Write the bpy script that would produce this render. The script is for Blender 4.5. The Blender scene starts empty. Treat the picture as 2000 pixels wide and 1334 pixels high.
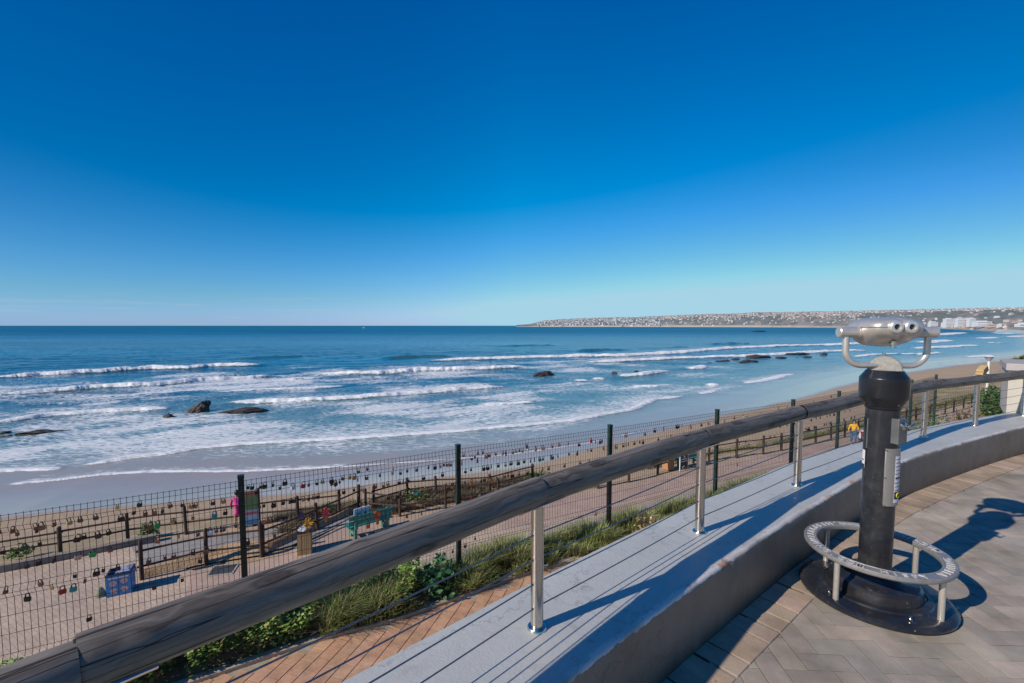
import bpy, bmesh, math, random
import numpy as np
from mathutils import Vector, Matrix
R = math.radians
random.seed(7)
rng = np.random.default_rng(11)
scene = bpy.context.scene
COL = scene.collection

# ------------------------------------------------------------------ helpers
def link(o):
    COL.objects.link(o); return o

def empty(name, loc, label, cat, group=None, rz=0.0):
    o = bpy.data.objects.new(name, None)
    o.empty_display_size = 0.1
    o.location = loc; o.rotation_euler = (0, 0, rz)
    link(o); tag(o, label, cat, group)
    return o

def tag(o, label=None, cat=None, group=None, kind=None):
    if label: o['label'] = label
    if cat: o['category'] = cat
    if group: o['group'] = group
    if kind: o['kind'] = kind
    return o

def basis(d, up=(0, 0, 1)):
    d = Vector(d).normalized(); up = Vector(up)
    if abs(d.dot(up)) > 0.98: up = Vector((1, 0, 0))
    a = up.cross(d).normalized(); b = d.cross(a).normalized()
    return a, b, d

class MB:
    """collects shapes, builds ONE mesh object"""
    def __init__(s): s.v = []; s.f = []; s.m = []; s.mi = 0
    def add(s, vs, fs):
        n = len(s.v); s.v += [tuple(v) for v in vs]
        s.f += [tuple(i + n for i in f) for f in fs]; s.m += [s.mi] * len(fs)
    def box(s, c, size, rz=0.0, M=None, taper=1.0):
        x, y, z = [q / 2 for q in size]
        vs = [Vector((sx * x * (taper if sz > 0 else 1), sy * y * (taper if sz > 0 else 1), sz * z)) for sz in (-1, 1) for sy in (-1, 1) for sx in (-1, 1)]
        Mx = M if M is not None else Matrix.Rotation(rz, 3, 'Z')
        vs = [Mx @ v + Vector(c) for v in vs]
        s.add(vs, [(0, 2, 3, 1), (4, 5, 7, 6), (0, 1, 5, 4), (2, 6, 7, 3), (0, 4, 6, 2), (1, 3, 7, 5)])
    def cyl(s, p0, p1, r0, r1=None, seg=16, caps=True):
        if r1 is None: r1 = r0
        a, b, d = basis(Vector(p1) - Vector(p0))
        vs = []
        for p, r in ((p0, r0), (p1, r1)):
            for i in range(seg):
                t = 2 * math.pi * i / seg
                vs.append(Vector(p) + a * (r * math.cos(t)) + b * (r * math.sin(t)))
        fs = [(i, (i + 1) % seg, seg + (i + 1) % seg, seg + i) for i in range(seg)]
        if caps: fs += [tuple(range(seg))[::-1], tuple(range(seg, 2 * seg))]
        s.add(vs, fs)
    def tube(s, pts, r, seg=10, closed=False, caps=True):
        pts = [Vector(p) for p in pts]; n = len(pts); vs = []
        pa = None
        for i, p in enumerate(pts):
            if closed: d = pts[(i + 1) % n] - pts[i - 1]
            else: d = pts[min(i + 1, n - 1)] - pts[max(i - 1, 0)]
            if pa is None: a, b, d = basis(d)
            else:
                d.normalize(); a = (pa - d * pa.dot(d)).normalized(); b = d.cross(a)
            pa = a
            rr = r[i] if isinstance(r, (list, tuple)) else r
            for k in range(seg):
                t = 2 * math.pi * k / seg
                vs.append(p + a * (rr * math.cos(t)) + b * (rr * math.sin(t)))
        fs = []
        for i in range(n if closed else n - 1):
            j = (i + 1) % n
            for k in range(seg):
                l = (k + 1) % seg
                fs.append((i * seg + k, i * seg + l, j * seg + l, j * seg + k))
        if caps and not closed: fs += [tuple(range(seg))[::-1], tuple(range((n - 1) * seg, n * seg))]
        s.add(vs, fs)
    def lathe(s, prof, c=(0, 0, 0), seg=32, a0=0.0, a1=2 * math.pi):
        full = abs(a1 - a0 - 2 * math.pi) < 1e-6
        n = len(prof); m = seg if full else seg + 1; vs = []
        for i in range(m):
            t = a0 + (a1 - a0) * i / seg
            for r, z in prof: vs.append((c[0] + r * math.cos(t), c[1] + r * math.sin(t), c[2] + z))
        fs = []
        for i in range(seg):
            j = (i + 1) % m
            for k in range(n - 1): fs.append((i * n + k, j * n + k, j * n + k + 1, i * n + k + 1))
        s.add(vs, fs)
    def build(s, name, mats, parent=None, smooth=False, angle=40, weld=False):
        me = bpy.data.meshes.new(name)
        me.from_pydata([tuple(v) for v in s.v], [], s.f)
        if not isinstance(mats, (list, tuple)): mats = [mats]
        for m in mats: me.materials.append(m)
        if any(s.m): me.polygons.foreach_set('material_index', s.m)
        bm = bmesh.new(); bm.from_mesh(me)
        if weld: bmesh.ops.remove_doubles(bm, verts=bm.verts, dist=1e-4)
        bmesh.ops.recalc_face_normals(bm, faces=bm.faces)
        bm.to_mesh(me); bm.free()
        if smooth:
            me.polygons.foreach_set('use_smooth', [True] * len(me.polygons))
            me.set_sharp_from_angle(angle=R(angle))
        me.update()
        o = link(bpy.data.objects.new(name, me))
        if parent: o.parent = parent
        return o

def np_mesh(name, V, F, mats, attrs=None, smooth=True, parent=None):
    """V (n,3) F (m,k) arrays"""
    me = bpy.data.meshes.new(name)
    V = np.asarray(V, dtype=np.float32); F = np.asarray(F, dtype=np.int32)
    k = F.shape[1]
    me.vertices.add(len(V)); me.vertices.foreach_set('co', V.ravel())
    me.loops.add(F.size); me.loops.foreach_set('vertex_index', F.ravel())
    me.polygons.add(len(F)); me.polygons.foreach_set('loop_start', np.arange(0, F.size, k, dtype=np.int32))
    me.polygons.foreach_set('loop_total', np.full(len(F), k, dtype=np.int32))
    me.polygons.foreach_set('use_smooth', np.full(len(F), bool(smooth)))
    me.update(calc_edges=True)
    for m in (mats if isinstance(mats, (list, tuple)) else [mats]): me.materials.append(m)
    for an, arr in (attrs or {}).items():
        at = me.attributes.new(an, 'FLOAT_COLOR', 'POINT')
        arr = np.asarray(arr, dtype=np.float32)
        if arr.shape[1] == 3: arr = np.hstack([arr, np.ones((len(arr), 1), np.float32)])
        at.data.foreach_set('color', arr.ravel())
    o = link(bpy.data.objects.new(name, me))
    if parent: o.parent = parent
    return o

def dup(root, loc, rz, label=None, group=None):
    r = root.copy(); link(r); r.location = loc; r.rotation_euler = (0, 0, rz)
    if label: r['label'] = label
    if group: r['group'] = group
    for ch in list(root.children):
        c = ch.copy(); link(c); c.parent = r
        for g in ch.children:
            d = g.copy(); link(d); d.parent = c
    return r

# numpy value noise
_P = rng.random((256, 256))
def vnoise(x, y):
    xi = np.floor(x).astype(int); yi = np.floor(y).astype(int)
    fx = x - xi; fy = y - yi
    fx = fx * fx * (3 - 2 * fx); fy = fy * fy * (3 - 2 * fy)
    a = _P[xi & 255, yi & 255]; b = _P[(xi + 1) & 255, yi & 255]
    c = _P[xi & 255, (yi + 1) & 255]; d = _P[(xi + 1) & 255, (yi + 1) & 255]
    return (a * (1 - fx) + b * fx) * (1 - fy) + (c * (1 - fx) + d * fx) * fy
def fbm(x, y, o=4):
    s = 0; a = 0.5; t = 0
    for i in range(o):
        s = s + a * vnoise(x * 2 ** i + 17.3 * i, y * 2 ** i + 9.1 * i); t += a; a *= 0.5
    return s / t
def sstep(a, b, x):
    t = np.clip((x - a) / (b - a), 0, 1); return t * t * (3 - 2 * t)

def catmull(pts, step):
    out = []; P = [Vector(p) for p in pts]
    P = [P[0] * 2 - P[1]] + P + [P[-1] * 2 - P[-2]]
    for i in range(1, len(P) - 2):
        n = max(1, int((P[i + 1] - P[i]).length / step))
        for k in range(n):
            t = k / n; a, b, c, d = P[i - 1:i + 3]
            out.append(0.5 * ((2 * b) + (c - a) * t + (2 * a - 5 * b + 4 * c - d) * t * t + (3 * b - a - 3 * c + d) * t ** 3))
    out.append(P[-2]); return out

# ------------------------------------------------------------------ material helpers
def new_mat(name):
    m = bpy.data.materials.new(name); m.use_nodes = True
    nt = m.node_tree; nt.nodes.clear()
    out = nt.nodes.new('ShaderNodeOutputMaterial'); bs = nt.nodes.new('ShaderNodeBsdfPrincipled')
    nt.links.new(bs.outputs[0], out.inputs[0])
    return m, nt, bs, out
def N(nt, typ, **kw):
    n = nt.nodes.new(typ)
    for k, v in kw.items():
        if k.startswith('i_'): 
            key = k[2:]
            n.inputs[int(key) if key.isdigit() else key.replace('_', ' ')].default_value = v
        else: setattr(n, k, v)
    return n
def ramp(nt, fac, stops):
    n = nt.nodes.new('ShaderNodeValToRGB'); e = n.color_ramp.elements
    while len(e) < len(stops): e.new(0.5)
    for el, (p, c) in zip(e, stops):
        el.position = p; el.color = (*c, 1) if len(c) == 3 else c
    nt.links.new(fac, n.inputs[0]); return n.outputs[0]
def mixc(nt, fac, a, b, mode='MIX'):
    n = nt.nodes.new('ShaderNodeMix'); n.data_type = 'RGBA'; n.blend_type = mode
    for s, v in ((0, fac), (6, a), (7, b)):
        if hasattr(v, 'is_linked') or hasattr(v, 'links'): nt.links.new(v, n.inputs[s])
        elif s == 0: n.inputs[0].default_value = v
        else: n.inputs[s].default_value = (*v, 1)
    return n.outputs[2]
def math_(nt, op, a, b=0.0, c=None, clamp=False):
    n = nt.nodes.new('ShaderNodeMath'); n.operation = op; n.use_clamp = clamp
    for i, v in enumerate((a, b) if c is None else (a, b, c)):
        if hasattr(v, 'links'): nt.links.new(v, n.inputs[i])
        else: n.inputs[i].default_value = v
    return n.outputs[0]
def coords(nt, kind='Object', scale=(1, 1, 1), rot=(0, 0, 0)):
    t = nt.nodes.new('ShaderNodeTexCoord')
    if kind == 'World':
        g = nt.nodes.new('ShaderNodeNewGeometry'); src = g.outputs['Position']
    else: src = t.outputs[kind]
    m = nt.nodes.new('ShaderNodeMapping'); m.inputs['Scale'].default_value = scale; m.inputs['Rotation'].default_value = rot
    nt.links.new(src, m.inputs[0]); return m.outputs[0]
def noise(nt, vec, scale, detail=4, rough=0.55, dist=0.0):
    n = nt.nodes.new('ShaderNodeTexNoise'); n.inputs['Scale'].default_value = scale
    n.inputs['Detail'].default_value = detail; n.inputs['Roughness'].default_value = rough; n.inputs['Distortion'].default_value = dist
    nt.links.new(vec, n.inputs['Vector']); return n.outputs['Fac']
def bump(nt, bs, h, strength=0.3, dist=0.01):
    b = nt.nodes.new('ShaderNodeBump'); b.inputs['Strength'].default_value = strength; b.inputs['Distance'].default_value = dist
    nt.links.new(h, b.inputs['Height'])
    nt.links.new(b.outputs[0], bs.inputs['Normal']); return b

def pmat(name, c1, c2=None, scale=8, rough=0.6, metal=0.0, bmp=0.2, bscale=None, stretch=(1, 1, 1), kind='Object', lo=0.35, hi=0.65, bdist=0.01, spec=0.5):
    m, nt, bs, out = new_mat(name)
    v = coords(nt, kind, stretch)
    n1 = noise(nt, v, scale, 6, 0.6)
    c2 = c2 or tuple(x * 0.75 for x in c1)
    nt.links.new(ramp(nt, n1, [(lo, c2), (hi, c1)]), bs.inputs['Base Color'])
    bs.inputs['Metallic'].default_value = metal
    n2 = noise(nt, v, (bscale or scale * 4), 5, 0.6)
    rr = N(nt, 'ShaderNodeMapRange'); rr.inputs[3].default_value = max(0.02, rough - 0.08); rr.inputs[4].default_value = min(1, rough + 0.1)
    nt.links.new(n2, rr.inputs[0]); nt.links.new(rr.outputs[0], bs.inputs['Roughness'])
    bs.inputs['Specular IOR Level'].default_value = spec
    if bmp: bump(nt, bs, n2, bmp, bdist)
    return m

def attr_mat(name, attr='Col', rough=0.8, bmp=0.3, bscale=60, nscale=14, nvar=0.35, spec=0.3, bdist=0.004):
    """base colour from a per-vertex colour times noise"""
    m, nt, bs, out = new_mat(name)
    a = N(nt, 'ShaderNodeAttribute', attribute_name=attr)
    v = coords(nt, 'World')
    n1 = noise(nt, v, nscale, 6, 0.65)
    k = N(nt, 'ShaderNodeMapRange'); k.inputs[1].default_value = 0.3; k.inputs[2].default_value = 0.7
    k.inputs[3].default_value = 1 - nvar; k.inputs[4].default_value = 1 + nvar * 0.6
    nt.links.new(n1, k.inputs[0])
    cc = N(nt, 'ShaderNodeVectorMath', operation='SCALE')
    nt.links.new(a.outputs['Color'], cc.inputs[0]); nt.links.new(k.outputs[0], cc.inputs['Scale'])
    nt.links.new(cc.outputs[0], bs.inputs['Base Color'])
    bs.inputs['Roughness'].default_value = rough; bs.inputs['Specular IOR Level'].default_value = spec
    n2 = noise(nt, v, bscale, 5, 0.7)
    bump(nt, bs, n2, bmp, bdist)
    return m

# ------------------------------------------------------------------ camera, sun, sky
cam = bpy.data.cameras.new('camera'); co = link(bpy.data.objects.new('camera', cam))
cam.sensor_width = 36; cam.lens = 889 / 2000 * 36
cam.shift_y = 26 / 2000
co.location = (0, 0, 1.55)
co.rotation_euler = (R(90) - math.atan(57 / 889), 0, 0)
cam.clip_start = 0.05; cam.clip_end = 300000
scene.camera = co
scene.view_settings.view_transform = 'Standard'; scene.view_settings.look = 'None'; scene.view_settings.exposure = 0

SUN_EL = R(31); to_sun = Vector((-0.866, -0.50, 0)).normalized()
sd = Vector((to_sun.x * math.cos(SUN_EL), to_sun.y * math.cos(SUN_EL), math.sin(SUN_EL)))
sl = bpy.data.lights.new('sun', 'SUN'); sl.energy = 4.9; sl.angle = R(0.5); sl.color = (1.0, 0.90, 0.77)
so = link(bpy.data.objects.new('sun', sl)); so.rotation_euler = sd.to_track_quat('Z', 'Y').to_euler(); so.location = (-20, -10, 30)

w = bpy.data.worlds.new('World'); scene.world = w; w.use_nodes = True
nt = w.node_tree; nt.nodes.clear()
wo = nt.nodes.new('ShaderNodeOutputWorld'); bg = nt.nodes.new('ShaderNodeBackground')
sky = nt.nodes.new('ShaderNodeTexSky'); sky.sky_type = 'NISHITA'; sky.sun_disc = False
sky.sun_elevation = SUN_EL; sky.sun_rotation = math.atan2(to_sun.x, to_sun.y)
sky.altitude = 0; sky.air_density = 1.0; sky.dust_density = 0.15; sky.ozone_density = 3.5
# clear winter sky: deeper blue overhead, paler over the land side, faint thin cloud low over the sea
tc = nt.nodes.new('ShaderNodeTexCoord'); sx = nt.nodes.new('ShaderNodeSeparateXYZ'); nt.links.new(tc.outputs['Generated'], sx.inputs[0])
sc3 = nt.nodes.new('ShaderNodeSeparateColor'); nt.links.new(sky.outputs[0], sc3.inputs[0])
cr = math_(nt, 'MAXIMUM', math_(nt, 'MULTIPLY_ADD', sc3.outputs[0], 0.93, -1.55), 0.0)
cg = math_(nt, 'MAXIMUM', math_(nt, 'MULTIPLY_ADD', sc3.outputs[1], 1.03, -0.48), 0.0)
cb = math_(nt, 'MAXIMUM', math_(nt, 'MULTIPLY', sc3.outputs[2], 1.28), math_(nt, 'MULTIPLY', sc3.outputs[1], 1.26))
cc3 = nt.nodes.new('ShaderNodeCombineColor')
for i, c in enumerate((cr, cg, cb)): nt.links.new(c, cc3.inputs[i])
az = math_(nt, 'MULTIPLY_ADD', sx.outputs[0], 0.5, 0.5)
azr = ramp(nt, az, [(0.0, (.45, .62, .70)), (0.13, (.34, .54, .64)), (0.3, (.52, .74, .83)), (0.5, (1, 1, 1)), (0.68, (.70, .86, .92)), (0.87, (.42, .66, .72)), (1.0, (.42, .66, .72))])
azh = ramp(nt, az, [(0.1, (.60, .72, .80)), (0.3, (.82, .86, .93)), (0.5, (1.08, 1, 1)), (0.68, (1.12, .97, .96)), (0.87, (1.02, .88, .90))])
lowf = ramp(nt, sx.outputs[2], [(0.0, (1, 1, 1)), (0.10, (.7, .7, .7)), (0.27, (0, 0, 0))])
azr = mixc(nt, lowf, azr, azh)
gr = mixc(nt, 1.0, cc3.outputs[0], azr, 'MULTIPLY')
dk = nt.nodes.new('ShaderNodeVectorMath'); dk.operation = 'MINIMUM'; dk.inputs[1].default_value = (3.5, 5.9, 7.2)
nt.links.new(gr, dk.inputs[0]); gr = dk.outputs[0]
mp = nt.nodes.new('ShaderNodeMapping'); mp.inputs['Scale'].default_value = (4.0, 4.0, 90.0); nt.links.new(tc.outputs['Generated'], mp.inputs[0])
cn = noise(nt, mp.outputs[0], 1.6, 6, 0.55)
cm = ramp(nt, cn, [(0.52, (0, 0, 0)), (0.72, (.9, .9, .9))])
band = ramp(nt, sx.outputs[2], [(0.0, (0.5, 0.5, 0.5)), (0.035, (0.45, 0.45, 0.45)), (0.07, (0, 0, 0))])
lft = ramp(nt, az, [(0.1, (1, 1, 1)), (0.36, (0.5, .5, .5)), (0.5, (0, 0, 0))])
skyc = mixc(nt, math_(nt, 'MULTIPLY', math_(nt, 'MULTIPLY', cm, band), lft), gr, (4.2, 5.0, 5.6))
nt.links.new(skyc, bg.inputs[0]); bg.inputs[1].default_value = 0.11
nt.links.new(bg.outputs[0], wo.inputs[0])

# ------------------------------------------------------------------ materials
M = {}
M['steel'] = pmat('stainless_steel', (.70, .64, .57), (.56, .52, .46), 30, .22, 1.0, .03, 200, (1, 1, .15))
M['cable'] = pmat('steel_cable', (.22, .22, .23), (.14, .14, .15), 80, .4, .8, .1)
M['zamac'] = pmat('satin_cast_metal', (.66, .61, .55), (.55, .51, .46), 22, .34, .6, .05, 160)
M['ringm'] = pmat('cast_aluminium_ring', (.36, .34, .33), (.27, .26, .25), 40, .45, .45, .12, 200, bdist=.002)
M['letter'] = pmat('raised_lettering', (.58, .56, .54), (.5, .48, .46), 50, .45, .3, 0)
M['dome'] = pmat('weathered_casting', (.36, .35, .32), (.27, .26, .24), 60, .7, .2, .3, 120, bdist=.002)
def black_paint():
    m, nt, bs, out = new_mat('chipped_black_paint')
    v = coords(nt, 'Object')
    n1 = noise(nt, v, 5, 4); n2 = noise(nt, v, 55, 6, .7); n3 = noise(nt, v, 11, 3)
    base = ramp(nt, n1, [(.3, (.013, .014, .018)), (.7, (.026, .028, .034))])
    mask = math_(nt, 'MULTIPLY', ramp(nt, n2, [(.655, (0, 0, 0)), (.68, (1, 1, 1))]), ramp(nt, n3, [(.46, (0, 0, 0)), (.6, (1, 1, 1))]))
    dust = ramp(nt, noise(nt, v, 9, 8, .75), [(.5, (0, 0, 0)), (.8, (.35, .35, .35))])
    c = mixc(nt, dust, base, (.13, .12, .11))
    nt.links.new(mixc(nt, mask, c, (.33, .31, .28)), bs.inputs['Base Color'])
    nt.links.new(ramp(nt, n1, [(.3, (.12, .12, .12)), (.7, (.30, .30, .30))]), bs.inputs['Roughness'])
    bump(nt, bs, noise(nt, v, 150, 4), .06, .002)
    return m
M['black'] = black_paint()
M['black_smooth'] = pmat('black_gloss_paint', (.016, .017, .022), (.011, .012, .015), 6, .26, 0, .03, 200, bdist=.001)
M['rubber'] = pmat('dark_rubber', (.02, .02, .02), None, 20, .7)
M['glass_dark'] = pmat('dark_lens', (.01, .02, .02), None, 20, .05, 0, 0)
M['fence'] = pmat('dark_green_coating', (.010, .045, .040), (.008, .022, .022), 12, .38, .1, .05, 60)
M['mesh'] = pmat('mesh_wire_coating', (.035, .033, .03), (.05, .032, .02), 3, .6, .2, 0)
M['post'] = pmat('treated_timber', (.085, .047, .030), (.045, .026, .018), 7, .85, 0, .5, 30, (1, 1, .2))
M['board_y'] = pmat('pale_sawn_timber', (.62, .45, .22), (.5, .34, .15), 10, .7, 0, .2, 40, (.2, 1, 1))

def wood_mat():
    m, nt, bs, out = new_mat('weathered_grey_log')
    v = coords(nt, 'Object', (0.30, 7, 7))
    v0 = coords(nt, 'Object', (1, 1, 1))
    warp = noise(nt, coords(nt, 'Object', (2.2, 5, 5)), 1.5, 3)
    wv = N(nt, 'ShaderNodeVectorMath', operation='ADD')
    cmb = N(nt, 'ShaderNodeCombineXYZ'); nt.links.new(math_(nt, 'MULTIPLY', warp, .8), cmb.inputs[1]); nt.links.new(math_(nt, 'MULTIPLY', warp, .7), cmb.inputs[2])
    nt.links.new(v, wv.inputs[0]); nt.links.new(cmb.outputs[0], wv.inputs[1])
    g = noise(nt, wv.outputs[0], 6, 9, .66, .3)
    big = noise(nt, wv.outputs[0], 2.1, 5, .6)
    col = ramp(nt, g, [(.25, (.065, .054, .045)), (.42, (.135, .115, .098)), (.56, (.19, .165, .142)), (.75, (.28, .245, .21))])
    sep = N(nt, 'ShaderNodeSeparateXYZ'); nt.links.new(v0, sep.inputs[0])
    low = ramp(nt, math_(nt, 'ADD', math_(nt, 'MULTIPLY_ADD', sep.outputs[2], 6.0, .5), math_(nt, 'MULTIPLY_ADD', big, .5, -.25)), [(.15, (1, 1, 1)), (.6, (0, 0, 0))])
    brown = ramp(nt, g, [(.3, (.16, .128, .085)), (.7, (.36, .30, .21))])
    col = mixc(nt, low, col, brown)  # browner underside: part staining, part bounced light put into the colour
    dark = ramp(nt, big, [(.30, (.45, .43, .42)), (.42, (1, 1, 1))])
    col = mixc(nt, 1.0, col, dark, 'MULTIPLY')
    # long drying cracks
    ck = noise(nt, coords(nt, 'Object', (.13, 8, 8)), 2.6, 3, .5, .2)
    line = ramp(nt, math_(nt, 'ABSOLUTE', math_(nt, 'SUBTRACT', ck, .5)), [(.0, (0, 0, 0)), (.006, (.15, .15, .15)), (.013, (1, 1, 1))])
    col = mixc(nt, 1.0, col, mixc(nt, line, (.16, .15, .15), (1, 1, 1)), 'MULTIPLY')
    # knots
    vo = N(nt, 'ShaderNodeTexVoronoi'); vo.inputs['Scale'].default_value = 1.0
    nt.links.new(coords(nt, 'Object', (3.1, 9, 9)), vo.inputs['Vector'])
    kn = ramp(nt, vo.outputs['Distance'], [(.0, (.25, .25, .25)), (.10, (.55, .5, .5)), (.13, (.3, .3, .3)), (.19, (1, 1, 1))])
    col = mixc(nt, .8, col, kn, 'MULTIPLY')
    nt.links.new(col, bs.inputs['Base Color'])
    bs.inputs['Roughness'].default_value = .6; bs.inputs['Specular IOR Level'].default_value = .22
    h = math_(nt, 'ADD', math_(nt, 'MULTIPLY', g, .5), math_(nt, 'MULTIPLY', line, .8))
    bump(nt, bs, h, .25, .002)
    return m
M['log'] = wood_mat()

def wall_mat():
    m, nt, bs, out = new_mat('painted_parapet')
    a = N(nt, 'ShaderNodeAttribute', attribute_name='Col')   # r: top face, g: nearness to the inner edge
    sp = N(nt, 'ShaderNodeSeparateColor'); nt.links.new(a.outputs['Color'], sp.inputs[0])
    v = coords(nt, 'World')
    n1 = noise(nt, v, 2.2, 6, .6); n2 = noise(nt, v, 18, 6, .65); n3 = noise(nt, v, 90, 5, .7)
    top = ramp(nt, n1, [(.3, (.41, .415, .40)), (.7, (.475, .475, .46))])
    side = ramp(nt, noise(nt, coords(nt, 'World', (1, 1, .5)), 3.5, 7, .7), [(.25, (.155, .115, .085)), (.5, (.22, .17, .13)), (.75, (.27, .21, .165))])  # side face darker and warmer than the top: shade and deck bounce painted in
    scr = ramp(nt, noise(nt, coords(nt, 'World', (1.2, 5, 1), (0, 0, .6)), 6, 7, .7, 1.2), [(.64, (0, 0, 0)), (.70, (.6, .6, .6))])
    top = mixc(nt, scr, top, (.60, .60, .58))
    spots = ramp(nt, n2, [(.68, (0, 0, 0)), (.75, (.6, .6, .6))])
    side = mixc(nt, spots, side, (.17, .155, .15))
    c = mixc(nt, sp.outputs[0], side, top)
    e = math_(nt, 'ADD', sp.outputs[1], math_(nt, 'MULTIPLY_ADD', n2, 1.3, -.95))
    em = ramp(nt, e, [(.36, (0, 0, 0)), (.42, (1, 1, 1))])
    chip = ramp(nt, noise(nt, v, 4.0, 2), [(.54, (.62, .57, .54)), (.60, (.50, .28, .17))])
    c = mixc(nt, math_(nt, 'MULTIPLY', em, ramp(nt, noise(nt, v, 1.7, 2), [(.40, (.25, .25, .25)), (.52, (1, 1, 1))])), c, chip)
    ck = ramp(nt, math_(nt, 'ABSOLUTE', math_(nt, 'SUBTRACT', noise(nt, coords(nt, 'World', (1, 1, 1), (0, 0, .3)), .9, 6, .6), .5)), [(.0, (.45, .45, .45)), (.0018, (1, 1, 1))])
    c = mixc(nt, .5, c, ck, 'MULTIPLY')
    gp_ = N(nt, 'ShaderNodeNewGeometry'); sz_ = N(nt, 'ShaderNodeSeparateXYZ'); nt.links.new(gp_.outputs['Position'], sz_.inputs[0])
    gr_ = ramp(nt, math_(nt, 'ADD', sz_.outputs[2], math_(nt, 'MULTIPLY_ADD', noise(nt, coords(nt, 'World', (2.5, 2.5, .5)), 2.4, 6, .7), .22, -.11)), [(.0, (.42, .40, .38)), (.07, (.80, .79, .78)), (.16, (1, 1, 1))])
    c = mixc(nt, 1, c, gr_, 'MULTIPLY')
    st_ = ramp(nt, noise(nt, coords(nt, 'World', (1, 1, 1)), 7.5, 8, .75, .6), [(.30, (.80, .79, .77)), (.46, (1, 1, 1))])
    c = mixc(nt, sp.outputs[0], c, mixc(nt, 1, c, st_, 'MULTIPLY'))
    nt.links.new(c, bs.inputs['Base Color'])
    bs.inputs['Roughness'].default_value = .5
    rr = N(nt, 'ShaderNodeMapRange'); rr.inputs[3].default_value = .34; rr.inputs[4].default_value = .6
    nt.links.new(n2, rr.inputs[0]); nt.links.new(rr.outputs[0], bs.inputs['Roughness'])
    h = math_(nt, 'ADD', math_(nt, 'MULTIPLY', n2, .6), math_(nt, 'MULTIPLY', n3, .4))
    bump(nt, bs, h, .6, .006)
    return m
M['wall'] = wall_mat()

# ------------------------------------------------------------------ parapet wall
WI = [(-1.95, -.75), (-1.30, .02), (-.62, .74), (.19, 1.48), (.67, 1.90), (1.07, 2.23), (2.02, 2.98), (3.39, 3.94), (6.12, 5.38), (8.3, 6.20), (10.5, 6.8)]
wi = catmull([(x, y, 0) for x, y in WI], .025)
def offs(pts, d):
    out = []
    for i, p in enumerate(pts):
        t = (pts[min(i + 3, len(pts) - 1)] - pts[max(i - 3, 0)]).normalized()
        out.append(p + Vector((-t.y, t.x, 0)) * d)
    return out
HW = .34; WT = .52
prof = [(0, 0), (0, .12), (0, .30), (.0, HW - .012), (.004, HW - .005), (.012, HW), (.05, HW + .001), (.20, HW + .002), (.40, HW + .002), (WT - .012, HW), (WT, HW - .012), (WT, -.6), (WT, -2.3)]
V = []; C = []
nlen = len(wi); npf = len(prof)
for i, p in enumerate(wi):
    t = (wi[min(i + 3, nlen - 1)] - wi[max(i - 3, 0)]).normalized(); n = Vector((-t.y, t.x, 0))
    chip = max(0, (fbm(np.array([i * .11]), np.array([3.3]), 3)[0] - .52)) * .05 + random.random() ** 6 * .006
    for k, (d, z) in enumerate(prof):
        dd = d; zz = z
        if k in (3, 4): dd += chip * .7; zz -= chip * .3
        if k == 5: dd += chip * 1.2; zz -= chip * .25
        q = p + n * dd
        V.append((q.x, q.y, zz)); C.append((1.0 if k >= 5 and k <= 9 else 0.0, {2: .0, 3: .75, 4: 1, 5: .9, 6: .25}.get(k, 0), 0))
F = []
for i in range(nlen - 1):
    for k in range(npf - 1):
        a = i * npf + k; F.append((a, a + 1, a + npf + 1, a + npf))
F = [f[::-1] for f in F]
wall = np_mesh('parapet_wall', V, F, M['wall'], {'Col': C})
tag(wall, 'low curved grey painted concrete parapet wall with chipped edge beside the paved deck', 'wall')

# ------------------------------------------------------------------ deck paving (geometry pavers)
def wall_dist(xs, ys):
    P = np.array([(p.x, p.y) for p in wi[::4]]); best = np.full(len(xs), 1e9); sgn = np.zeros(len(xs))
    for (ax, ay), (bx, by) in zip(P[:-1], P[1:]):
        ex, ey = bx - ax, by - ay; L2 = ex * ex + ey * ey
        t = np.clip(((xs - ax) * ex + (ys - ay) * ey) / L2, 0, 1)
        dx = xs - ax - t * ex; dy = ys - ay - t * ey; d = np.hypot(dx, dy)
        cr = -(ex * dy - ey * dx)
        m = d < best; best[m] = d[m]; sgn[m] = np.sign(cr[m])
    return best * sgn      # positive on the deck side

def paver(Vs, Fs, Cs, cx, cy, ux, uy, L, W, z, col, gap=.0022, bev=.0035, zj=.0012):
    """one block: flat top with small chamfer"""
    hl, hw = L / 2 - gap, W / 2 - gap
    vx, vy = -uy, ux
    tilt = [random.uniform(-zj, zj) for _ in range(4)]
    n = len(Vs)
    for lev, (sh, zz) in enumerate(((0, -.012), (0, -bev), (bev, 0))):
        for k, (a, b) in enumerate(((-1, -1), (1, -1), (1, 1), (-1, 1))):
            x = cx + ux * a * (hl - sh) + vx * b * (hw - sh); y = cy + uy * a * (hl - sh) + vy * b * (hw - sh)
            Vs.append((x, y, z + zz + (tilt[k] if lev else 0))); Cs.append(col if lev == 2 else tuple(q_ * (.62 if lev else .25) for q_ in col))
    for lev in (0, 1):
        for k in range(4):
            a = n + lev * 4 + k; b = n + lev * 4 + (k + 1) % 4; Fs.append((a, b, b + 4, a + 4))
    Fs.append((n + 8, n + 9, n + 10, n + 11))

def jit(c, a=.12, b=.05):
    k = 1 + random.uniform(-a, a); return tuple(max(0, q * k * (1 + random.uniform(-b, b))) for q in c)

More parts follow.
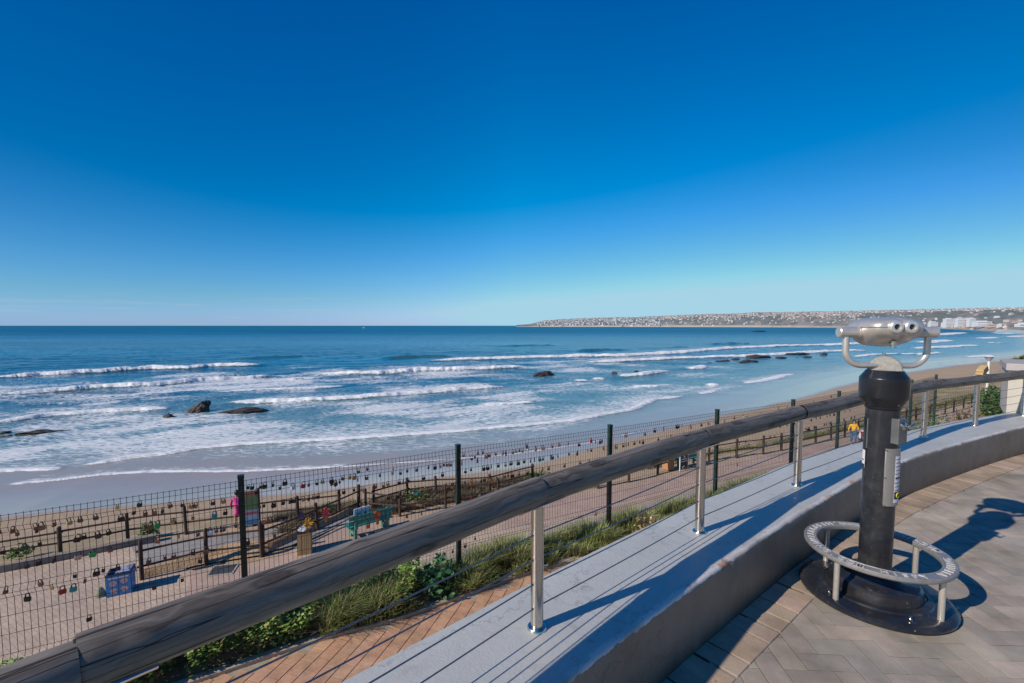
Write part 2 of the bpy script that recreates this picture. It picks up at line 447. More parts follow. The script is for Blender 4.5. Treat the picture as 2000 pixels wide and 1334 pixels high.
def herring(x0, x1, y0, y1, ang, a, keep):
    """herringbone cells: yields (cx, cy, ux, uy) for blocks 2a x a"""
    ca, sa = math.cos(ang), math.sin(ang)
    mx, my = (x0 + x1) / 2, (y0 + y1) / 2; n = int(max(x1 - x0, y1 - y0) * .75 / a) + 4
    cand = []
    for j in range(-n, n):
        for i in range(-n, n):
            s = (i - j) % 4
            if s == 0: cand.append(((i + 1) * a, (j + .5) * a, 1, 0))
            elif s == 3: cand.append(((i + .5) * a, (j + 1) * a, 0, 1)) 
    X = np.array([c[0] for c in cand]); Y = np.array([c[1] for c in cand])
    wx = mx + X * ca - Y * sa; wy = my + X * sa + Y * ca
    ok = (wx > x0) & (wx < x1) & (wy > y0) & (wy < y1) & keep(wx, wy)
    return [(wx[k], wy[k], ca if cand[k][2] else -sa, sa if cand[k][2] else ca) for k in np.nonzero(ok)[0]]

Vs, Fs, Cs = [], [], []
deck_cols = [(.385, .33, .270), (.355, .31, .26), (.40, .34, .275), (.335, .295, .25)]
for cx, cy, ux, uy in herring(-3.2, 9.6, -1.6, 6.4, R(-3), .108, lambda x, y: wall_dist(x, y) > .10):
    big = fbm(np.array([cx * .8]), np.array([cy * .8]), 3)[0]
    c = jit(random.choice(deck_cols), .07, .02); k = .86 + .28 * big
    paver(Vs, Fs, Cs, cx, cy, ux, uy, .216, .108, 0.0, tuple(q * k for q in c), gap=.0013, bev=.0016)
M['deck'] = attr_mat('concrete_pavers', 'Col', .85, .6, 120, 3.2, .38, .22)
deck = np_mesh('deck_paving', Vs, Fs, M['deck'], {'Col': Cs}, smooth=False); tag(deck, kind='structure')
# soldier course along the wall foot
Vs, Fs, Cs = [], [], []
acc = 0; last = wi[0]; off = offs(wi, -.100)
for i in range(1, len(off)):
    acc += (off[i] - off[i - 1]).length
    if acc >= .118:
        acc -= .118; t = (off[i] - off[i - 1]).normalized()
        paver(Vs, Fs, Cs, off[i].x, off[i].y, -t.y, t.x, .205, .117, .005, jit((.40, .305, .23), .09, .03), gap=.0015, bev=.003, zj=.0007)
o = np_mesh('border_paving', Vs, Fs, M['deck'], {'Col': Cs}, smooth=False); tag(o, kind='structure')
M['sandbed'] = pmat('joint_sand', (.075, .062, .05), (.045, .038, .03), 40, .95, 0, .3, 200, kind='World')
b = MB(); vs = [(-6, -4, -.009), (10.6, -4, -.009), (10.6, 6.85, -.009)] + [(p.x, p.y, -.009) for p in reversed(offs(wi, .1)[::20])]
b.add(vs, [tuple(range(len(vs)))]); o = b.build('deck_bed', M['sandbed']); tag(o, kind='structure')

# ------------------------------------------------------------------ railing
RP = [(-1.70, -.15), (-.83, .83), (.10, 1.75), (1.10, 2.60), (2.16, 3.38), (3.30, 4.14), (4.47, 4.88), (5.62, 5.46), (6.88, 6.06), (8.1, 6.55)]
rail = empty('railing', (RP[2][0], RP[2][1], HW), 'curved railing of grey weathered logs on stainless steel posts, fixed on the parapet', 'railing')
RO = Vector((RP[2][0], RP[2][1], HW))
RZ = .90; RR = .054
def post_mesh():
    b = MB()
    b.cyl((0, 0, .012), (0, 0, .512), .0252, seg=28, caps=False)
    return b
p0 = post_mesh().build('post', M['steel'], rail, True)
b = MB(); b.lathe([(0.0255, 0.0), (.040, 0.0), (.040, .006), (.036, .011), (.0255, .012)], seg=28)
f0 = b.build('base_flange', M['steel'], p0, True)
h0 = []
for z in (.09, .19, .29, .39):
    b = MB(); b.cyl((-.0275, 0, z), (.0275, 0, z), .0048, seg=8); h0.append(b.build('cable_grommet', M['rubber'], p0))
dirs = []
for i, (x, y) in enumerate(RP):
    a = RP[max(i - 1, 0)]; c = RP[min(i + 1, len(RP) - 1)]
    dirs.append(math.atan2(c[1] - a[1], c[0] - a[0]))
for i, (x, y) in enumerate(RP):
    if i == 0: o = p0; o.location = (x - RO.x, y - RO.y, 0); o.rotation_euler.z = dirs[i]; continue
    o = p0.copy(); link(o); o.parent = rail; o.location = (x - RO.x, y - RO.y, 0); o.rotation_euler = (0, 0, dirs[i])
    for g in [f0] + h0: q = g.copy(); link(q); q.parent = o
# saddle brackets under the log joints
def bracket_mesh():
    b = MB(); n = 12; L = .115; r = RR + .002; vs = []
    for x in (-L, L):
        for rr in (r, r + .006):
            for k in range(n + 1):
                t = R(-90 - 52) + R(104) * k / n
                vs.append((x, rr * math.cos(t), (RZ - HW) + rr * math.sin(t)))
    m = n + 1; fs = []
    for k in range(n):
        fs += [(k, k + 1, 2 * m + k + 1, 2 * m + k), (m + k, 3 * m + k, 3 * m + k + 1, m + k + 1), (k, m + k, m + k + 1, k + 1), (2 * m + k, 2 * m + k + 1, 3 * m + k + 1, 3 * m + k)]
    fs += [(0, 2 * m, 3 * m, m), (n, m + n, 3 * m + n, 2 * m + n)]
    b.add(vs, fs); return b
br0 = bracket_mesh().build('saddle_bracket', M['steel'], rail, True)
for i, (x, y) in enumerate(RP):
    o = br0 if i == 0 else link(br0.copy()); o.parent = rail
    o.location = (x - RO.x, y - RO.y, 0); o.rotation_euler = (0, 0, dirs[i])
# logs
for i in range(len(RP) - 1):
    a = Vector((*RP[i], RZ)); c = Vector((*RP[i + 1], RZ)); L = (c - a).length
    nx, ns = 90, 56; V = []; F = []
    sd_ = i * 13.7; r0 = RR * (1 + random.uniform(-.02, .03))
    knots = [(random.uniform(.1, L - .1), random.uniform(0, 6.28), random.uniform(.002, .005)) for _ in range(5)]
    for k in range(nx + 1):
        x = L * k / nx
        e = min(k, nx - k); en = 1 - .025 * math.exp(-e * .9)
        bx = .004 * math.sin(x * 3.1 + sd_) ; bz = .003 * math.sin(x * 4.3 + sd_ * 2)
        for s in range(ns):
            t = 2 * math.pi * s / ns
            r = r0 * en * (1 + .03 * math.sin(2 * t + x * 2 + sd_) + .014 * math.sin(5 * t + sd_ + x * 3))
            for kx, kt, ka in knots:
                dt = math.atan2(math.sin(t - kt), math.cos(t - kt))
                r += ka * math.exp(-((x - kx) / .03) ** 2 - (dt / .45) ** 2)
            # one long drying crack on the camera side
            ct = 5.1 + .5 * math.sin(x * 1.7 + sd_); dt = math.atan2(math.sin(t - ct), math.cos(t - ct))
            r -= .006 * math.exp(-(dt / .07) ** 2) * (.5 + .5 * math.sin(x * 2.3 + sd_))
            V.append((x, bx + r * math.cos(t), bz + r * math.sin(t)))
    for k in range(nx):
        for s in range(ns):
            s2 = (s + 1) % ns; F.append((k * ns + s, k * ns + s2, (k + 1) * ns + s2, (k + 1) * ns + s))
    n0 = len(V); V.append((0, 0, 0)); V.append((L, 0, 0))
    F = [tuple(f[::-1]) for f in F]
    for s in range(0, ns, 1):
        s2 = (s + 1) % ns
        F.append((n0, n0, s2, s)) if False else None
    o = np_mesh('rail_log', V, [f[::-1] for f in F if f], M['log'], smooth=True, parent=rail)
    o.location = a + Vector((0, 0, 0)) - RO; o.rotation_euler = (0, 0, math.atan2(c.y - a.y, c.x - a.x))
# end discs so the joints are closed
for i, (x, y) in enumerate(RP):
    b = MB(); q = Vector((x, y, RZ)) - RO; d = Vector((math.cos(dirs[i]), math.sin(dirs[i]), 0)) * .004
    b.cyl(q - d, q + d, RR * .93, seg=40)
    b.build('joint_filler', M['rubber'], rail, True)
# cables
for z in (.43, .53, .63, .73):
    for i in range(len(RP) - 1):
        a = Vector((*RP[i], z)); c = Vector((*RP[i + 1], z)); pts = []
        for k in range(7):
            t = k / 6; pts.append(a.lerp(c, t) - Vector((0, 0, .006 * 4 * t * (1 - t))) - RO)
        b = MB(); b.tube(pts, .0027, 6); b.build('cable', M['cable'], rail, True)

# ------------------------------------------------------------------ coin operated viewer
VC = Vector((2.085, 2.535, 0))
VW = math.atan2(2.535, 2.085)                 # direction from the camera towards the viewer
vw = empty('coin_viewer', VC, 'black and silver coin-operated binocular viewer on a pedestal ringed by a metal footrest', 'viewer')
b = MB()
b.lathe([(0, 0), (.345, 0), (.360, .010), (.362, .022), (.352, .034), (.330, .040), (.262, .042), (.256, .050), (.236, .053), (.232, .047), (.222, .050), (.214, .098), (.200, .112), (.15, .116), (.13, .128), (.118, .150), (.10, .156), (.094, .168), (.078, .17)], seg=96)
b.build('base_plate', M['black'], vw, True, 35)
for a in (70, 190, 262, 335):
    b = MB(); x, y = .295 * math.cos(R(a)), .295 * math.sin(R(a))
    b.cyl((x, y, .040), (x, y, .050), .011, seg=6); b.cyl((x, y, .05), (x, y, .06), .006, seg=10)
    b.build('anchor_bolt', M['steel'], vw)
b = MB(); b.lathe([(.0775, .165), (.0775, 1.085)], seg=64); b.build('column', M['black'], vw, True)
b = MB()
b.lathe([(.0775, 1.086), (.082, 1.090), (.0835, 1.100), (.1115, 1.150), (.1130, 1.153), (.1138, 1.157), (.1138, 1.257), (.1128, 1.261), (.1110, 1.264), (.085, 1.301), (.082, 1.303), (0, 1.303)], seg=96)
b.build('head_housing', M['black_smooth'], vw, True, 14)
for a in (-105, -75, 40, 130): 
    b = MB(); a = R(a) + VW + R(90) ; x, y = .1005, 0
    b.cyl((.098 * math.cos(a), .098 * math.sin(a), 1.122), (.104 * math.cos(a), .104 * math.sin(a), 1.120), .004, seg=8)
    b.build('screw', M['steel'], vw)
# yoke frame axes: view axis of the binocular looks out to sea
PH = R(90 - 7)
fx, fy = math.cos(PH), math.sin(PH); rx, ry = fy, -fx   # forward, right
def Q(r, f, z): return Vector((rx * r + fx * f, ry * r + fy * f, z))
# dome bracket
b = MB(); n = 20; vs = []; fs = []
va, vb = math.cos(VW), math.sin(VW)
for sgn, sc in ((-1, .93), (-1.0, 1), (1, 1), (1, .93)):
    off_ = .030 if abs(sc - 1) < .01 else .036
    for k in range(n + 1):
        t = math.pi * k / n
        lr = .077 * sc * math.cos(t) * (1 if math.sin(t) > .05 else 1.04); z = 1.302 + .078 * sc * math.sin(t) ** .9
        vs.append((vb * lr + va * off_ * sgn, -va * lr + vb * off_ * sgn, z))
m = n + 1
for j in range(3):
    for k in range(n): fs.append((j * m + k, j * m + k + 1, (j + 1) * m + k + 1, (j + 1) * m + k))
fs.append(tuple(range(m))); fs.append(tuple(range(3 * m, 4 * m))[::-1])
b.add(vs, fs); b.build('pivot_bracket', M['dome'], vw, True, 35)
b = MB(); b.cyl((-va * .0 - .01, 0, 1.375), (-.01, 0, 1.392), .006, seg=10); b.cyl((-.01, 0, 1.392), (-.01, 0, 1.398), .010, seg=6); b.build('lock_nut', M['steel'], vw)
# U yoke
pts = []; w_, zb, rc = .208, 1.328, .085
pts += [Q(-w_, 0, 1.50), Q(-w_, 0, 1.46), Q(-w_, 0, zb + rc)]
for k in range(1, 9):
    t = math.pi / 2 * k / 8; pts.append(Q(-w_ + rc - rc * math.cos(t), 0, zb + rc - rc * math.sin(t)))
pts += [Q(-.07, 0, zb), Q(.07, 0, zb)]
for k in range(0, 9):
    t = math.pi / 2 * k / 8; pts.append(Q(w_ - rc + rc * math.sin(t), 0, zb + rc - rc * math.cos(t)))
pts += [Q(w_, 0, 1.46), Q(w_, 0, 1.50)]
b = MB(); b.tube(pts, .0165, 18); b.build('yoke', M['zamac'], vw, True)
# binocular body by cross-sections from the eyepiece end to the lens end
ZC = 1.541
secs = [(-.118, .080, .024, .026, .5), (-.116, .096, .033, .036, .5), (-.108, .112, .040, .046, .45), (-.09, .126, .046, .060, .35), (-.06, .139, .050, .080, .2), (-.02, .147, .053, .098, .05), (.03, .150, .055, .110, 0), (.08, .146, .053, .110, 0), (.125, .130, .047, .092, 0), (.158, .102, .037, .064, 0), (.176, .065, .024, .036, 0), (.182, .03, .01, .014, 0)]
ns = 64
def body_pts(lo, hi, grow=0.0):
    V = []; k0 = 0
    for (f, hw, up, dn, lobe) in secs:
        for s in range(ns + 1):
            t = lo + (hi - lo) * s / ns
            ct, st = math.cos(t), math.sin(t)
            e = .80
            x = hw * math.copysign(abs(ct) ** e, ct); z = (up if st > 0 else dn) * math.copysign(abs(st) ** e, st)
            z *= 1 - lobe * .42 * math.exp(-(x / .016) ** 2)
            x *= 1 + grow; z *= 1 + grow
            V.append(Q(x, f, ZC + z))
    return V
def body_part(lo, hi, name, mt, grow=0.0):
    V = body_pts(lo, hi, grow); m = ns + 1; b = MB(); fs = []
    for j in range(len(secs) - 1):
        for s in range(ns): fs.append((j * m + s, j * m + s + 1, (j + 1) * m + s + 1, (j + 1) * m + s))
    fs.append(tuple(range(m))); fs.append(tuple(range((len(secs) - 1) * m, len(secs) * m)))
    b.add(V, fs); return b.build(name, mt, vw, True, 50)
body = body_part(0, math.pi, 'upper_shell', M['zamac'])
lower = body_part(math.pi, 2 * math.pi, 'lower_shell', M['zamac'], -.012)
# dark parting line between the shells
b = MB(); V = []
for (f, hw, up, dn, lobe) in secs: V.append(Q(-hw - .0004, f, ZC))
b.tube(V, .0014, 6); V = [Q(hw + .0004, s[0], ZC) for s in secs]; b.tube(V, .0014, 6); b.tube([Q(-.08, -.1185, ZC), Q(0, -.1187, ZC), Q(.08, -.1185, ZC)], .0014, 6)
b.build('parting_line', M['rubber'], vw)
M['rim'] = pmat('bright_machined_rim', (.74, .72, .69), (.64, .62, .60), 20, .30, .65, 0)
# eyepieces
for sgn in (-1, 1):
    ex = sgn * .036
    b = MB();     b.cyl(Q(ex, -.07, ZC), Q(ex, -.122, ZC + .002), .046, .036, 36)
    e = b.build('eyepiece', M['zamac'], vw, True, 30)
    b = MB(); d = Q(0, -1, 0)
    ring = [(.0150, -.120), (.0150, -.136), (.0175, -.140), (.0290, -.139), (.0335, -.134), (.0345, -.128), (.0345, -.115)]
    vs = []; seg = 32
    for i in range(seg):
        t = 2 * math.pi * i / seg
        for r, f in ring: vs.append(Q(ex + r * math.cos(t), f, ZC + .002 + r * math.sin(t)))
    nr = len(ring); b.add(vs, [(i * nr + k, i * nr + k + 1, ((i + 1) % seg) * nr + k + 1, ((i + 1) % seg) * nr + k) for i in range(seg) for k in range(nr - 1)])
    b.build('eye_cup', M['rim'], e, True, 30)
    b = MB(); b.cyl(Q(ex, -.1215, ZC + .002), Q(ex, -.1235, ZC + .002), .0152, seg=24); b.build('lens', M['glass_dark'], e)
for sgn in (-1, 1):
    b = MB(); x0, x1 = sgn * .140, sgn * .250
    b.cyl(Q(x0 - sgn * .03, 0, 1.514), Q(x0 + sgn * .010, 0, 1.514), .036, .033, 28)
    b.cyl(Q(x0 + sgn * .010, 0, 1.514), Q(x1 - sgn * .004, 0, 1.514), .0305, seg=32); b.cyl(Q(x1 - sgn * .004, 0, 1.514), Q(x1, 0, 1.514), .0305, .0275, seg=32)
    b.build('pivot_handle', M['zamac'], vw, True, 30)
b = MB(); b.cyl(Q(.0, -.055, 1.466), Q(.0, -.055, 1.430), .013, seg=16); b.cyl(Q(.0, -.055, 1.455), Q(.0, -.055, 1.448), .018, seg=16); b.build('focus_knob', M['steel'], vw, True, 30)
# coin box, seen from its flank; its face points to the right
ca_ = VW + math.pi / 2 - math.pi - R(28) + 0   # outward direction: right of the camera line
ca_ = VW - math.pi / 2 - R(30)
dx, dy = math.cos(ca_), math.sin(ca_)
Mz = Matrix.Rotation(ca_, 3, 'Z')
M['grey'] = pmat('grey_steel_box', (.20, .20, .195), (.14, .14, .14), 14, .4, .5, .05, 90)
b = MB(); b.box((dx * .082, dy * .082, .975), (.045, .075, .138), M=Mz); cb_ = b.build('coin_box', M['grey'], vw)
bv = cb_.modifiers.new('b', 'BEVEL'); bv.width = .003; bv.segments = 2
b = MB(); p = Vector((dx * .104, dy * .104, 1.006)); d = Vector((dx, dy, 0))
b.lathe([(0, 0), (.022, 0), (.022, .004), (.014, .010), (0, .012)], (0, 0, 0), 24)
MM = Matrix.Translation(p) @ Matrix.Rotation(ca_, 4, 'Z') @ Matrix.Rotation(R(90), 4, 'Y')
b.v = [tuple(MM @ Vector(v)) for v in b.v]
b.cyl(p, p + d * .030, .0075, seg=14); b.cyl(p + d * .028, p + d * .034, .012, seg=16)
sdv = Vector((-dy, dx, 0)); b.tube([p + d * .03, p + d * .034 + sdv * .02 + Vector((0, 0, .010)), p + d * .034 + sdv * .032 + Vector((0, 0, .018))], .005, 8)
b.build('coin_handle', M['steel'], cb_, True, 35)
# curved plates on the column
def curved(a0, a1, z0, z1, r, th, name, mt, parent, nz=1):
    b = MB(); n = 14; vs = []
    for z in (z0, z1):
        for rr in (r, r + th):
            for k in range(n + 1):
                t = a0 + (a1 - a0) * k / n; vs.append((rr * math.cos(t), rr * math.sin(t), z))
    m = n + 1; fs = []
    for k in range(n):
        fs += [(m + k, m + k + 1, 3 * m + k + 1, 3 * m + k), (k, k + 1, m + k + 1, m + k), (2 * m + k, 3 * m + k, 3 * m + k + 1, 2 * m + k + 1)]
    fs += [(0, m, 3 * m, 2 * m), (n, 2 * m + n, 3 * m + n, m + n)]
    b.add(vs, fs); return b.build(name, mt, parent, True, 30)
AF = VW + math.pi            # facing the camera
def al(lat): return AF + lat  # + turns towards the right of the picture
M['plate'] = pmat('brushed_plate', (.42, .39, .36), (.34, .32, .30), 10, .38, .6, .05, 80, (1, 1, .3))
M['white'] = pmat('white_print', (.75, .74, .76), (.68, .66, .70), 60, .5, 0, 0)
M['redp'] = pmat('dark_red_print', (.22, .05, .09), None, 60, .5, 0, 0)
M['blackp'] = pmat('black_print', (.015, .015, .02), None, 60, .4, 0, 0)
M['yel'] = pmat('yellow_print', (.70, .62, .05), None, 60, .5, 0, 0)
ip = curved(al(R(14)), al(R(112)), .552, .876, .0795, .007, 'instruction_plate', M['plate'], vw)
bv = ip.modifiers.new('b', 'BEVEL'); bv.width = .004; bv.segments = 2; bv.limit_method = 'ANGLE'
lb = curved(al(R(50)), al(R(88)), .575, .835, .0870, .0008, 'instruction_label', M['white'], ip)
zz = .820
for k in range(9):
    h = .0035 if k not in (5,) else .010
    curved(al(R(52 if k % 2 else 50)), al(R(86 if k % 3 else 80)), zz - h, zz, .0880, .0004, 'print_line', M['redp'] if k != 5 else M['blackp'], lb)
    zz -= .0205 + (h if k == 5 else 0)
curved(al(R(50)), al(R(88)), .595, .636, .0880, .0004, 'symbol_panel', M['blackp'], lb)
b = MB(); pts = []
for k in range(15):
    t = R(40) + R(280) * k / 14; a = al(R(69)) + .15 * math.cos(t); pts.append((.0888 * math.cos(a), .0888 * math.sin(a), .6155 + .013 * math.sin(t)))
b.tube(pts, .0027, 6); b.build('round_symbol', M['yel'], lb)
for z in (.868, .715, .560):
    b = MB(); a = al(R(17)); b.cyl((.085 * math.cos(a), .085 * math.sin(a), z), (.0905 * math.cos(a), .0905 * math.sin(a), z), .0055, seg=12); b.build('rivet', M['steel'], ip)
# access door and sticker on the left flank
dp = curved(al(R(-95)), al(R(-52)), .76, 1.03, .0778, .003, 'access_door', M['black_smooth'], vw)
curved(al(R(-52)), al(R(-50)), .86, 1.03, .0778, .0042, 'door_edge', M['plate'], dp)
lb2 = curved(al(R(-80)), al(R(-56)), .745, .845, .0812, .0007, 'warning_label', M['white'], dp)
curved(al(R(-80)), al(R(-57)), .745, .765, .082, .0005, 'print_line', M['blackp'], lb2)
curved(al(R(-76)), al(R(-60)), .785, .792, .082, .0005, 'print_line', M['redp'], lb2)
# footrest ring
b = MB(); zr = .285
b.lathe([(.282, zr - .026), (.340, zr - .026), (.345, zr - .018), (.345, zr - .004), (.341, zr), (.336, zr), (.334, zr - .0025), (.290, zr - .0025), (.288, zr), (.284, zr), (.280, zr - .004), (.280, zr - .02), (.282, zr - .026)], seg=128)
ring = b.build('footrest_ring', M['ringm'], vw, True, 25)
for a in (14, 102, 200, 292):
    b = MB(); x, y = .312 * math.cos(R(a)), .312 * math.sin(R(a))
    b.cyl((x, y, .036), (x, y, zr - .024), .0145, seg=20); b.build('ring_leg', M['zamac'], vw, True)
def glyph_mesh(ch, cache={}):
    if ch in cache: return cache[ch]
    cu = bpy.data.curves.new('g', 'FONT'); cu.body = ch; cu.size = .050; cu.extrude = .0016; cu.offset = .0008; cu.align_x = 'CENTER'; cu.resolution_u = 3
    ob = bpy.data.objects.new('g', cu); COL.objects.link(ob)
    bpy.context.view_layer.update()
    me = ob.to_mesh(); vs = [tuple(v.co) for v in me.vertices]; fs = [tuple(p.vertices) for p in me.polygons]
    ob.to_mesh_clear(); bpy.data.objects.remove(ob)
    cache[ch] = (vs, fs); return cache[ch]
def ring_text(txt, a0, a1):
    n = len(txt)
    for i, ch in enumerate(txt):
        if ch == ' ': continue
        a = a0 + (a1 - a0) * i / max(1, n - 1)
        b = MB(); vs, fs = glyph_mesh(ch); ra = R(a)
        out = []
        for x, y, z in vs:
            rr = .294 + (.050 * .70 - y) * 1.0; tx = x * 1.05
            out.append((rr * math.cos(ra) - math.sin(ra) * tx, rr * math.sin(ra) + math.cos(ra) * tx, zr - .0025 + .0018 + z))
        b.add(out, fs); b.build('raised_letter' if ch != '.' else 'raised_dot', M['letter'], ring)
# runs anticlockwise seen from above, letter tops towards the column
ring_text('HISPY', 238, 270)
ring_text('VIEWING', 291, 333)
ring_text('MACHINES', 352, 402)
ring_text('WWW.HISPYVIEWING.COM', 67, 220)

# ------------------------------------------------------------------ lower terrace between the parapet and the mesh fence
FP = [(-10.05, 1.0), (-7.75, 2.5), (-5.45, 3.8), (-3.11, 5.12), (-0.78, 6.47), (1.7, 7.79), (4.21, 9.24), (6.54, 10.49), (8.59, 11.86), (10.65, 13.12), (12.71, 14.38), (14.9, 15.9)]
KB = [(-12.0, -.8), (-8.6, 1.15), (-5.6, 3.15), (-3.29, 4.62), (-2.45, 5.14), (-1.98, 5.38), (-1.55, 5.56), (-.75, 6.05), (.3, 6.72), (2.1, 7.6), (6.0, 9.75), (12, 13.5), (15, 15.4)]
def poly_dist(xs, ys, P):
    best = np.full(len(xs), 1e9)
    for (ax, ay), (bx, by) in zip(P[:-1], P[1:]):
        ex, ey = bx - ax, by - ay
        t = np.clip(((xs - ax) * ex + (ys - ay) * ey) / (ex * ex + ey * ey), 0, 1)
        best = np.minimum(best, np.hypot(xs - ax - t * ex, ys - ay - t * ey))
    return best
def yat(P, x):
    return np.interp(x, [p[0] for p in P], [p[1] for p in P])
def wout_keep(x, y):
    d = wall_dist(x, y); return (d < -(WT + .02)) & (y < yat(KB, x) - .09)
Vs, Fs, Cs = [], [], []
def running(x0, x1, y0, y1, ang, L, W, keep):
    ca, sa = math.cos(ang), math.sin(ang); mx, my = (x0 + x1) / 2, (y0 + y1) / 2; n = int(max(x1 - x0, y1 - y0) * .75 / W) + 3
    c_ = [((i + .5 * (j % 2)) * L, j * W) for j in range(-n, n) for i in range(-n, n)]
    X = np.array([c[0] for c in c_]); Y = np.array([c[1] for c in c_]); wx = mx + X * ca - Y * sa; wy = my + X * sa + Y * ca
    ok = (wx > x0) & (wx < x1) & (wy > y0) & (wy < y1); idx = np.nonzero(ok)[0]; idx = idx[keep(wx[idx], wy[idx])]
    return [(wx[k], wy[k], ca, sa) for k in idx]
for cx, cy, ux, uy in running(-9.0, 8.0, -1.0, 9.0, R(73), .20, .165, wout_keep):
    paver(Vs, Fs, Cs, cx, cy, ux, uy, .20, .165, -2.2, jit(random.choice([(.50, .30, .19), (.53, .32, .21), (.48, .285, .18)]), .05, .02), gap=.0028, bev=.003)
M['brick'] = attr_mat('terracotta_pavers', 'Col', .85, .4, 60, 7, .3, .2)
o = np_mesh('terrace_paving', Vs, Fs, M['brick'], {'Col': Cs}, smooth=False); tag(o, kind='structure')
M['mortar'] = pmat('pale_joint', (.42, .34, .25), (.30, .24, .18), 12, .9, 0, .3, 80, kind='World')
outer = offs(wi, WT - .03)[::16]
b = MB(); back = [(p[0], p[1] + 1.0) for p in FP]
vs = [(p.x, p.y, -2.207) for p in outer] + [(17, 12, -2.207), (17.5, 17.5, -2.207)] + [(x, y, -2.207) for x, y in reversed(back)] + [(-12, -3, -2.207)]
b.add(vs, [tuple(range(len(vs)))]); o = b.build('terrace_bed', M['mortar']); tag(o, kind='structure')
# kerb edging
M['kerb'] = pmat('cream_kerb', (.50, .41, .30), (.40, .31, .22), 9, .85, 0, .35, 60, kind='World')
b = MB(); kb = catmull([(x, y, 0) for x, y in KB], .25)
vs = []
for i, p in enumerate(kb):
    t = (kb[min(i + 1, len(kb) - 1)] - kb[max(i - 1, 0)]).normalized(); n = Vector((-t.y, t.x, 0))
    for d, z in ((-.045, -2.22), (-.045, -2.165), (-.035, -2.155), (.035, -2.155), (.045, -2.165), (.045, -2.22)): q = p + n * d; vs.append((q.x, q.y, z))
b.add(vs, [(i * 6 + k, i * 6 + k + 1, i * 6 + k + 7, i * 6 + k + 6) for i in range(len(kb) - 1) for k in range(5)])
o = b.build('terrace_kerb', M['kerb']); tag(o, kind='structure')
# planting soil sheet
M['soil'] = pmat('planting_soil', (.30, .165, .09), (.17, .10, .06), 5, .95, 0, .7, 40, kind='World')
gx = np.linspace(-11, 16, 360); rows = 10; V = []; 
for x in gx:
    y0 = float(yat(KB, x)) + .04; y1 = float(yat(FP, x)) + .62
    for r in range(rows):
        y = y0 + (y1 - y0) * r / (rows - 1); V.append((x, y, -2.185 + .12 * math.sin(math.pi * min(1, r / 6)) * fbm(np.array([x * 2.]), np.array([y * 2.]), 3)[0]))
F = [(i * rows + r, (i + 1) * rows + r, (i + 1) * rows + r + 1, i * rows + r + 1) for i in range(len(gx) - 1) for r in range(rows - 1)]
o = np_mesh('planting_bed', V, F, M['soil']); tag(o, kind='structure')
# retaining wall below the fence
M['retain'] = pmat('retaining_concrete', (.36, .33, .29), (.26, .23, .20), 2, .85, 0, .3, 30, kind='World')
b = MB(); bk = [(p[0], p[1] + .66) for p in FP] + [(17.8, 17.6)]
vs = [(x, y, z) for z in (-6.3, -2.19) for x, y in bk] + [(x - .0, y + .18, z) for z in (-6.3, -2.19) for x, y in bk]
n = len(bk); fs = []
for i in range(n - 1):
    fs += [(i, i + 1, n + i + 1, n + i), (2 * n + i, 3 * n + i, 3 * n + i + 1, 2 * n + i + 1), (n + i, n + i + 1, 3 * n + i + 1, 3 * n + i)]
b.add(vs, fs); o = b.build('retaining_wall', M['retain']); tag(o, 'tall concrete retaining wall under the mesh fence, above the promenade', 'wall')

# ------------------------------------------------------------------ mesh fence
FT = -.22; FB = -2.17
fo = Vector((FP[4][0], FP[4][1], FB))
mf = empty('mesh_fence', fo, 'dark green welded mesh security fence on square posts hung with love padlocks', 'fence')
fence_pts = [Vector((x, y, 0)) for x, y in FP]
b = MB(); b.box((0, 0, (FT + .03 - FB) / 2), (.062, .062, FT + .03 - FB)); b.box((0, 0, FT + .045 - FB), (.068, .068, .03))
for z in (.35, .8, 1.25, 1.7): b.box((0, -.036, z), (.03, .012, .045)); 
fp = b.build('post', M['fence'], mf)
for i, p in enumerate(fence_pts):
    o = fp if i == 0 else link(fp.copy()); o.parent = mf; q = p - fo; o.location = (q.x, q.y, 0)
    t = fence_pts[min(i + 1, len(fence_pts) - 1)] - fence_pts[max(i - 1, 0)]; o.rotation_euler.z = math.atan2(t.y, t.x)
def fold(z):       # folded stiffening ridges of the mesh sheet
    d = 0
    for zc in (FT - .11, FT - .74, FT - 1.40):
        d = max(d, .034 * max(0, 1 - abs(z - zc) / .055))
    return d
HWIRES = [FT, FT - .055, FT - .11, FT - .165, FT - .30, FT - .48, FT - .685, FT - .74, FT - .795, FT - .97, FT - 1.15, FT - 1.345, FT - 1.40, FT - 1.455, FT - 1.60, FT - 1.75, FB + .02]
